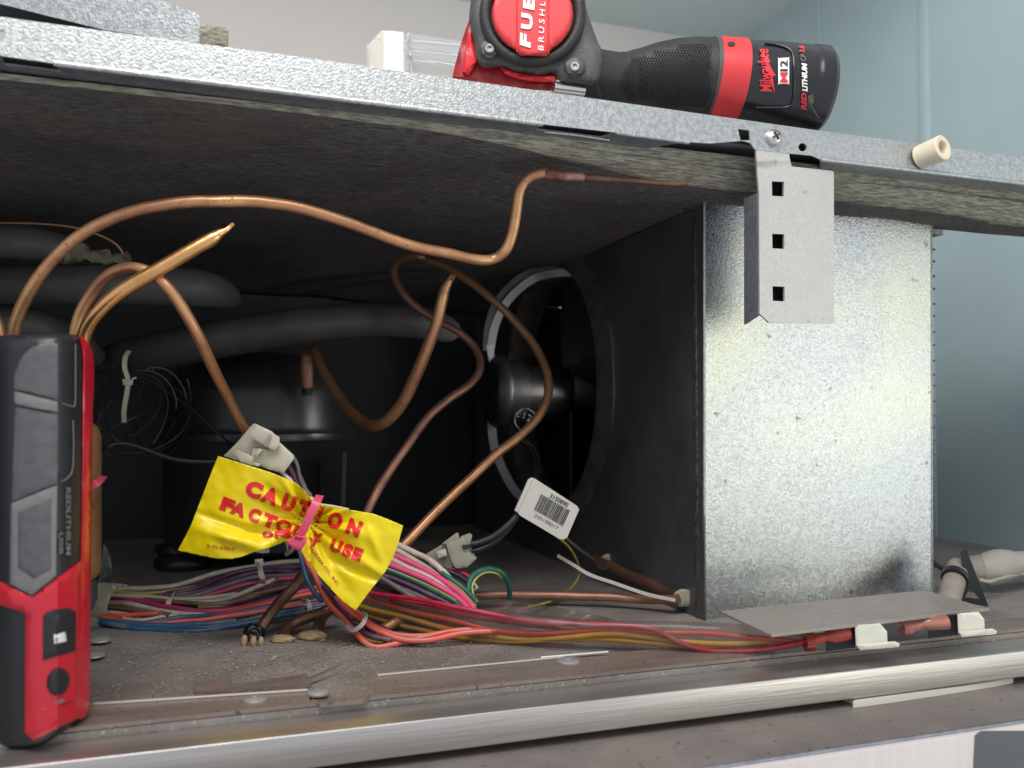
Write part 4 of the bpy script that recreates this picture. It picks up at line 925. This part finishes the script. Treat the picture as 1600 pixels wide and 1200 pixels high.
# white connector above the tag
C1 = thing('white_connector', 'translucent white nylon connector sticking out of the yellow tag', 'connector', tuple(P(405, 720, .50)))
rp(Z((372, 272), (445, 200), (535, 95), (552, 80), (700, 160), (702, 215), (640, 345), (560, 335)), .509, .014, 'nylon', C1, 'housing', 1.5)
rp(Z((545, 225), (640, 235), (700, 190), (785, 270), (783, 290), (722, 375), (640, 352), (530, 310)), .503, .013, 'nylon', C1, 'socket', 1.5)
rp(Z((562, 84), (655, 128), (700, 170), (700, 210), (672, 240), (640, 228), (520, 150)), .499, .005, 'nylon', C1, 'latch', 1.5)
rp(Z((428, 255), (450, 236), (520, 262), (545, 285), (540, 305), (590, 318), (575, 335), (470, 308)), .4985, .006, 'nylon', C1, 'side_lug', 1)
rp(Z((548, 262), (580, 226), (600, 236), (568, 275)), .4985, .004, 'nylon', C1, 'rib', .8)
rp(Z((640, 140), (656, 148), (622, 220), (606, 212)), .4975, .002, 'nylon_d', C1, 'rib', .6)
W4 = thing('plug_wires', 'purple and grey wires curving from the white connector to the pink tie', 'wire bundle', tuple(P(470, 770, .51)))
for col, pts, w in (('purple', [(448, 725), (457, 738), (462, 752), (470, 765), (480, 776), (492, 786)], 8), ('grey', [(446, 704), (458, 714), (465, 728), (468, 745), (474, 760), (486, 775)], 6), ('cream', [(440, 738), (450, 747), (464, 758), (476, 770), (490, 782)], 7),
                    ('cream', [(480, 783), (500, 788), (520, 791), (545, 796)], 4), ('grey', [(447, 712), (461, 722), (469, 742), (478, 762)], 4)):
    obj('wire', pxtube([(x, y, .507) for x, y in pts], w*.507/F/2, 6, 12), M['w_'+col], W4, 60, label=col+' wire')

# ------------------------------------------------------------------ coiled black wire, white tie, black lead, capacitor
CW = thing('coiled_wire', 'thin black wire wound in loose rings and tied at the left', 'coiled wire', tuple(P(215, 700, .64)))
rr = random.Random(5)
for cx, cy, rx, ry, a0, a1, tl, d in ((220, 640, 55, 62, 0, 6.0, .3, .64), (240, 640, 52, 66, .3, 6.2, .1, .65), (205, 650, 52, 70, .9, 6.6, .5, .63), (225, 655, 75, 50, 3.0, 8.6, -.35, .65), (200, 630, 45, 58, 1.2, 7, .7, .645), (255, 640, 42, 75, -.8, 4.2, .15, .66)):
    pts = []
    for i in range(26):
        a = a0+(a1-a0)*i/25; x = rx*math.cos(a)*(1+rr.uniform(-.02, .02)); y = ry*math.sin(a)
        pts.append((cx+x*math.cos(tl)-y*math.sin(tl), cy+x*math.sin(tl)+y*math.cos(tl), d+.012*math.sin(a*1.3)))
    obj('loop', pxtube(pts, .00075, 3, 8), M['cable'], CW)
obj('loop_end', pxtube([(200, 565, .63), (215, 585, .64), (250, 605, .65), (300, 640, .66), (345, 680, .66), (358, 692, .65), (359, 700, .64)], .0008, 5, 8), M['cable'], CW)
obj('loop_end', pxtube([(145, 680, .6), (180, 665, .62), (215, 650, .63), (235, 640, .63)], .001, 5, 8), M['cable'], CW)
WT = tag(obj('cable_tie', band([(202, 548, .62), (196, 558, .615), (195, 575, .613), (200, 592, .612), (199, 610, .612), (194, 640, .615), (194, 660, .62)], 6.5, .0008), M['nylon'], None, 40), 'white cable tie hanging through the coiled black wire', 'cable tie')
obj('tie_head', patch([(191, 592), (208, 593), (207, 602), (192, 602)], .610, .004, 5, 2), M['nylon'], WT, 40)
obj('tie_tail', band([(207, 592, .612), (213, 590, .612)], 2.5, .0005), M['nylon'], WT, 0)
tag(obj('black_lead', pxtube([(146, 930, .57), (152, 895, .56), (157, 850, .55), (158, 780, .545), (156, 735, .54), (160, 710, .54), (172, 697, .54), (190, 693, .545), (215, 698, .55), (250, 711, .555), (280, 719, .56), (320, 722, .565), (360, 720, .57)], .0016, 8, 14), M['cable'], None, 60), 'black lead rising beside the capacitor and curving right to the tag', 'cable')
KP = thing('capacitor', 'brown capacitor cylinder mostly hidden behind the red torch', 'capacitor', tuple(PZ(118, 960, 0)))
p = P(118, 905, .53); p2 = P(118, 660, .53); axc = p2-p; Lc = axc.length
bm = disc_lathe(bmesh.new(), p, axc, [(0, 0), (.011, 0), (.0135, .003), (.0142, .006), (.0142, Lc-.008), (.0125, Lc-.003), (.009, Lc), (0, Lc)], 36); obj('can', bm, M['cap'], KP, 50)
bm = disc_lathe(bmesh.new(), P(118, 953, .53), axc, [(0, 0), (.010, 0), (.012, .006), (.012, .017), (.011, .018), (0, .018)], 30); obj('bracket', bm, M['side'], KP, 30)
obj('cast_mark', text(bmesh.new(), '5', (141, 795), (1, .1), 8, 10, lambda x, y: P(x, y, .5185)), M['copper_br'], KP, 0)
P2 = tag(obj('cable_tie', band([(120, 760, .515), (146, 757, .515), (155, 752, .517), (162, 744, .522)], 12, .0009), M['pink_tie'], None, 40), 'pink cable tie round the capacitor at the left', 'cable tie')
obj('back_bracket', patch(smoothpoly([(150, 860), (160, 850), (170, 862), (175, 890), (172, 908), (150, 912)], 3), .60, .003, 8, 3), M['side'], KP, 40)

# ------------------------------------------------------------------ red and black torch at the left
def tD(x, y=0): return lerp(x, [(-110, .405), (-60, .376), (0, .357), (20, .3535), (60, .3525), (90, .355), (120, .366), (138, .377), (150, .392)])
TO = thing('torch', 'red and black work torch standing upright at the left edge', 'torch', tuple(PZ(50, 1165, .0)))
sil = smoothpoly([(-105, 600), (-95, 550), (-60, 530), (0, 524), (60, 522), (105, 522), (126, 527), (136, 545), (138, 600), (138, 800), (138, 1000), (136, 1100), (128, 1124), (96, 1145), (60, 1166), (0, 1171), (-80, 1170), (-105, 1140), (-106, 900)], 3)
obj('body', patch(sil, tD, .034, 14, 20, back=(150, 640)), M['torch_b'], TO, 60)
def tp_(poly, off, m, name, thick=.003, rn=0, g=12, sm=40, label=None):
    return obj(name, patch(poly, tD, thick, g, rn, off, back=(150, 640)), M[m], TO, sm, label=label)
tp_(smoothpoly([(124, 526), (135, 532), (143, 545), (147, 562), (147, 600), (145, 640), (144, 700), (143, 800), (142, 900), (141, 1000), (141, 1080), (138, 1112), (124, 1124), (122, 1100), (124, 1000), (126, 900), (128, 800), (129, 700), (130, 600), (130, 550)], 2), .0012, 'torch_r', 'side_shell', .030, 4)
low = [(-100, 900), (-40, 905), (0, 909), (50, 932), (86, 906), (127, 876), (128, 960), (126, 1060), (124, 1121), (90, 1138), (52, 1157), (38, 1145), (39, 1050), (40, 962), (34, 955), (0, 946), (-100, 930)]
tp_(low, .0014, 'torch_r', 'lower_shell', .006, 4, 10)
tp_([(-100, 945), (0, 948), (20, 956), (22, 1050), (18, 1140), (-100, 1140)], -.0035, 'torch_b', 'lens', .002, 0)
tp_([(20, 952), (34, 956), (40, 964), (39, 1050), (38, 1145), (18, 1140), (22, 1050)], -.0015, 'tool_red_d', 'lens_bezel', .004, 0)
arch = [(22, 605), (23, 585), (29, 567), (38, 553), (50, 543), (64, 537), (80, 535), (91, 537), (91, 620), (90, 625), (22, 608)]
tp_(arch, .0010, 'torch_g', 'grip_panel', .003, 2, 10, label='upper grey grip panel')
tp_([(22, 611), (90, 628), (90, 644), (25, 632), (22, 628)], .0016, 'torch_l', 'grip_band', .003, 1.5, 10)
tp_([(24, 635), (90, 648), (89, 755), (18, 784)], .0010, 'torch_g', 'grip_panel', .003, 2, 10)
tp_([(17, 787), (89, 758), (87, 900), (50, 930), (15, 912)], .0018, 'torch_l', 'grip_frame', .003, 2, 10)
tp_([(28, 800), (80, 778), (80, 889), (53, 904), (28, 887)], .0024, 'torch_g', 'grip_inset', .003, 2, 10)
for pts in ([(118, 538), (118, 590), (117, 632), (110, 634), (96, 630)], [(114, 656), (115, 700), (113, 735), (104, 748), (96, 752)]):
    obj('raised_line', pxtube([(x, y, tD(x)-.0012) for x, y in pts], .00022, 4, 6), M['torch_l'], TO)
bt = [(67, 964), (72, 958), (84, 953), (108, 950), (118, 955), (119, 960), (118, 1017), (67, 1032)]
sw = tp_(bt, .0026, 'torch_b', 'switch', .004, 3, 8)
tp_([(84, 992), (102, 988), (104, 1002), (85, 1006)], .0030, 'white', 'indicator_window', .001, 0)
tp_(circ(91, 1065, 18, 30, 22, tilt=.25), .0028, 'torch_b', 'push_button', .004, 5, 6)
tp_([(86, 1096), (100, 1092), (101, 1096), (87, 1101)], .0019, 'torch_l', 'paint_chip', .001, 0)
obj('seam', pxtube([(x, y, tD(x)-.0014) for x, y in ((66, 1110), (95, 1102), (116, 1092), (120, 1060), (120, 990), (121, 930), (120, 905))], .0003, 4, 6), M['tool_red_d'], TO)
mT = lambda x, y: P(x, y, tD(x)-.0010)
bm = bmesh.new(); text(bm, 'REDLITHIUM', (103, 762), (0, 1), 105, 7.5, mT, .02, 0); text(bm, 'USB', (92, 832), (0, 1), 34, 6.5, mT, .02, 0)
obj('lettering', bm, M['torch_l'], TO, 0)

# ------------------------------------------------------------------ cordless tool lying on the lid
DT = thing('cordless_tool', 'black and red cordless power tool with battery lying on top of the lid', 'power tool', tuple(P(980, 175, .54)))
ax_ = [(900, .515), (1000, .530), (1303, .538)]
tops = [(900, 60), (925, 76), (945, 80), (965, 83), (985, 82), (1010, 76), (1040, 67), (1070, 61.5), (1095, 60), (1120, 61), (1166, 64), (1230, 68), (1290, 75), (1303, 77)]
bots = [(900, 150), (925, 156), (950, 158), (985, 165), (1010, 168), (1050, 174), (1090, 179), (1120, 183), (1166, 191), (1230, 199), (1290, 207), (1303, 208)]
def XP(x): return x if x < 900 else 800+(x-800)*lerp(x, [(900, 1), (1000, .975), (1120, .965)])
def hd(x, y):
    t, b = lerp(x, tops), lerp(x, bots); d = lerp(x, ax_); mid, hf = (t+b)/2, (b-t)/2
    A = P(XP(x), mid, d); rad = hf*d/F*(1.035 if x > 1268 else 1.003)
    e = .5; xa, xb = x-e, x+e
    a = (P(XP(xb), (lerp(xb, tops)+lerp(xb, bots))/2, lerp(xb, ax_))-P(XP(xa), (lerp(xa, tops)+lerp(xa, bots))/2, lerp(xa, ax_))).normalized()
    r_ = ray(x, y); w = CAM-A; rp_ = r_-a*r_.dot(a); wp = w-a*w.dot(a)
    qa, qb, qc = rp_.dot(rp_), 2*rp_.dot(wp), wp.dot(wp)-rad*rad; D_ = qb*qb-4*qa*qc
    return (-qb-math.sqrt(max(D_, 0)))/(2*qa)
def hand(x0, x1, m, name, grow=0, n=30, caps=None):
    pts = []; rad = []
    for i in range(n+1):
        x = x0+(x1-x0)*i/n; t, b = lerp(x, tops), lerp(x, bots); d = lerp(x, ax_); r = (b-t)/2*d/F*.985+grow
        if caps: r *= lerp(x, caps)
        pts.append(P(XP(x), (t+b)/2, d)); rad.append(r)
    bm = bmesh.new(); tube(bm, pts, rad, 48); return obj(name, bm, M[m], DT, 35)
hand(900, 1118, 'tool_black', 'handle', 0, 40)
hand(1117, 1124, 'tool_grey', 'handle_rim', .0004, 4)
hand(1123, 1166, 'tool_redc', 'collar', .0008, 8)
hand(1165.5, 1303, 'batt', 'battery', .0002, 40, [(1166, .985), (1250, 1), (1272, 1.0), (1276, 1.025), (1296, 1.03), (1303, .95)])
mHd = lambda o: (lambda x, y: P(x, y, hd(x, y)-o))
# diamond knurling on the grip
bm = bmesh.new()
for k in range(44):
    for s in (1, -1):
        x0 = 945+k*4.6; pts = []
        for i in range(12):
            y = 68+i*10; x = x0 + s*(y-130)*.55
            if 968+abs(y-135)*.35 < x < 1113 and lerp(x, tops)+5 < y < lerp(x, bots)-3: pts.append(P(x, y, hd(x, y)-.0001))
        if len(pts) > 2: tube(bm, pts, .00022, 4, False)
obj('knurling', bm, M['tool_black'], DT, 60)
obj('collar_notch', patch(circ(1143, 68, 6, 14, 3.5), lambda x, y: hd(x, y)-.0012, .0008, 0), M['ink'], DT, 0)
bm = bmesh.new(); text(bm, 'Milwaukee', (1207, 143), (-.10, -1), 68, 19, mHd(.0008), .012, .25, 6); obj('lettering', bm, M['redprint'], DT, 0)
bm = sheet([[(1186, 74), (1204, 96), (1200, 97), (1212, 118), (1207, 119), (1211, 146), (1202, 124), (1206, 123), (1194, 104), (1199, 102)]], mHd(.0008), None, 8); obj('lightning_mark', bm, M['redprint'], DT, 0)
obj('badge', patch(smoothpoly([(1217, 91), (1232, 90), (1233, 92), (1233, 130), (1232, 131), (1217, 131), (1216, 130), (1216, 92)], 2), lambda x, y: hd(x, y)-.0005, .0003, 7), M['white'], DT, 0)
bm = bmesh.new(); text(bm, 'M', (1231, 129), (0, -1), 16, 12, mHd(.0010), .015, 0, 6); obj('lettering', bm, M['redprint'], DT, 0)
bm = bmesh.new(); text(bm, '12', (1231, 111), (0, -1), 17, 12, mHd(.0010), .03, 0, 6); obj('lettering', bm, M['ink'], DT, 0)
bm = bmesh.new(); text(bm, 'RED', (1260, 172), (0, -1), 27, 8, mHd(.0010), .04, .25, 6); text(bm, '3.0', (1257, 82), (0, -1), 11, 8, mHd(.0010), .04, .25, 6); obj('lettering', bm, M['redprint'], DT, 0)
bm = bmesh.new(); text(bm, 'LITHIUM', (1262, 143), (-.02, -1), 45, 8.5, mHd(.0010), .04, .25, 6); obj('lettering', bm, M['white'], DT, 0)
bm = bmesh.new(); text(bm, 'CP', (1259, 95), (0, -1), 11, 8, mHd(.0010), 0, .2, 6); obj('lettering', bm, M['torch_l'], DT, 0)
bm = bmesh.new(); sp = spline([(1181, 168), (1205, 168), (1230, 167), (1238, 160), (1241, 140), (1241, 110), (1239, 86), (1232, 76), (1215, 70), (1195, 67)], 5)
tube(bm, [P(x, y, hd(x, y)-.0003) for x, y in sp], .0007, 8); obj('raised_outline', bm, M['batt'], DT, 60)
bm = sheet([[(1262, 150), (1270, 146), (1272, 158), (1269, 163), (1281, 185), (1278, 184), (1264, 164)]], mHd(.0006), None, 8); obj('scuff', bm, mat('scuff_mark', (.10, .105, .075), .5), DT, 0)
# head
dHd = lambda x, y: .486
red = [(734, 28), (745, -40), (900, -40), (905, 100), (866, 118), (860, 142), (800, 138), (706, 124), (712, 98), (722, 62)]
obj('gear_housing', patch(red, .497, .05, 12, 8), M['tool_red_d'], DT, 40)
obj('housing_rib', patch([(781, 104), (808, 114), (842, 118), (866, 117), (872, 124), (866, 128), (842, 128), (812, 124), (790, 116)], .489, .01, 8, 4), M['tool_red'], DT, 40)
obj('housing_facet', patch([(733, 40), (742, 68), (746, 95), (732, 118), (722, 112), (728, 75)], .492, .01, 8, 5), M['tool_red'], DT, 40)
ring = smoothpoly([(739, -40), (736, 0), (733, 30), (740, 62), (745, 94), (757, 106), (781, 104), (808, 113), (842, 118), (864, 116), (876, 128), (902, 131), (930, 131), (940, 110), (940, 80), (932, 60), (918, 20), (914, -5), (912, -40)], 3)
obj('motor_housing', patch(ring, .486, .045, 9, 14, holes=()), M['tool_grey'], DT, 60)
tor = bmesh.new()
for rr_, dd_, w in ((74, .484, .0032),):
    tube(tor, [P(832+rr_*math.cos(a), 22+rr_*math.sin(a), dd_) for a in [math.pi*2*i/60 for i in range(61)]], w, 12)
obj('dark_ring', tor, M['tool_black'], DT, 60)
cap = circ(832, 22, 63, 60, 62)
cap = [q for q in cap if not (805 < q[0] < 860 and q[1] > 60)]
# insert the flat tab along the bottom
i0 = max(range(len(cap)), key=lambda i: cap[i][1] if cap[i][0] > 850 else -99)
cap = cap[:i0+1]+[(859, 80), (854, 88), (812, 87), (806, 79)]+cap[i0+1:]
obj('red_cap', patch(cap, .478, .006, 9, 5), M['tool_redc'], DT, 60)
for s in ([(808, 82), (808, 0), (811, -40)], [(857, 84), (857, 0), (860, -40)]):
    obj('cap_step', pxtube([(x, y, .4778) for x, y in s], .0004, 4, 6), M['tool_red'], DT)
bm = bmesh.new(); mK = lambda x, y: P(x, y, .4774)
text(bm, 'F', (829, 75), (.03, -1), 24, 17, mK, .05, .15); text(bm, 'U', (832, 46), (.03, -1), 26, 18, mK, .05, .1); text(bm, 'E', (835, 16), (.03, -1), 24, 18, mK, .05, .1); text(bm, 'L', (836, -12), (.03, -1), 20, 18, mK, .05, .1)
text(bm, 'BRUSHLESS', (849, 79), (.04, -1), 112, 8.5, mK, .0, .12, 0, 1.5)
obj('lettering', bm, M['white'], DT, 0)
for px, py in ((765, 76), (898, 104)):
    obj('screw_boss', patch(circ(px, py, 17, 24, 16), .4835, .006, 6, 5), M['tool_grey'], DT, 50)
    bm = disc_lathe(bmesh.new(), P(px, py, .4832), -fw, [(.0027, 0), (.0027, .0006), (.0022, .001), (.0013, .001), (.0011, .0002), (0, .0001)], 18); obj('screw', bm, M['galv_low'], DT, 35)
bm = pxtube([(864, 136, .49), (888, 139, .493), (913, 142, .495)], .0032, 4, 20); obj('steel_collar', bm, M['chrome'], DT, 40)
obj('grip_seam', pxtube([(x, y, hd(x, y)-.0002) for x, y in ((938, 82), (932, 100), (931, 125), (938, 150))], .0005, 5, 8), M['tool_grey'], DT)

# things behind on the lid ---------------------------------------------------------
VC = thing('small_case', 'cream and clear plastic case standing on the lid behind the power tool', 'plastic case', tuple(P(650, 220, .60)))
obj('end_cap', patch(smoothpoly([(572, 235), (572, 150), (572, 76), (576, 70), (592, 52), (600, 48), (626, 50), (632, 56), (633, 100), (633, 240)], 2), lambda x, y: .60+max(0, 600-x)*.0006, .05, 10, 4), M['cream'], VC, 35)
obj('clear_tube', patch([(633, 54), (640, 52), (720, 64), (760, 70), (760, 245), (636, 235)], .603, .04, 0, 0), M['clear'], VC, 30)
for y0_, y1_ in ((60, 71), (76, 88), (90, 102)): obj('tube_rib', pxtube([(638, y0_, .6025), (690, (y0_+y1_)/2-1, .6025), (760, y1_+2, .6025)], .0016, 4, 8), M['clear'], VC)
obj('clear_lip', pxtube([(640, 52, .601), (634, 70, .601), (641, 84, .601), (637, 110, .601), (640, 235, .601)], .0014, 5, 8), M['clear'], VC)
obj('inner_block', patch([(645, 100), (760, 112), (760, 245), (645, 235)], .612, .02, 0), M['cream'], VC, 0)
TG = tag(obj('loose_flange', patch([(-60, -70), (130, -70), (240, -2), (309, 20), (312, 24), (311, 68), (300, 67), (160, 46), (0, 6), (-60, -8)], .415, .0016, 20), M['galv'], None, 30), 'loose galvanised flange piece lying on the lid at the upper left', 'metal piece')
tag(obj('insulation_scrap', patch([(300, 36), (330, 40), (352, 43), (357, 47), (356, 78), (300, 72)], .425, .03, 6, 3), M['mat_edge'], None, 40), 'torn end of grey fibre insulation sticking out behind the loose flange', 'insulation')
tag(obj('gap_shade', patch([(-60, -15), (150, 25), (225, 55), (215, 66), (-60, 40)], .43, .02, 0), M['cable'], None, 0), 'dark strip added as shade in the gap under the loose flange', 'shade strip')  # black patch put in as the shade between flange and lid
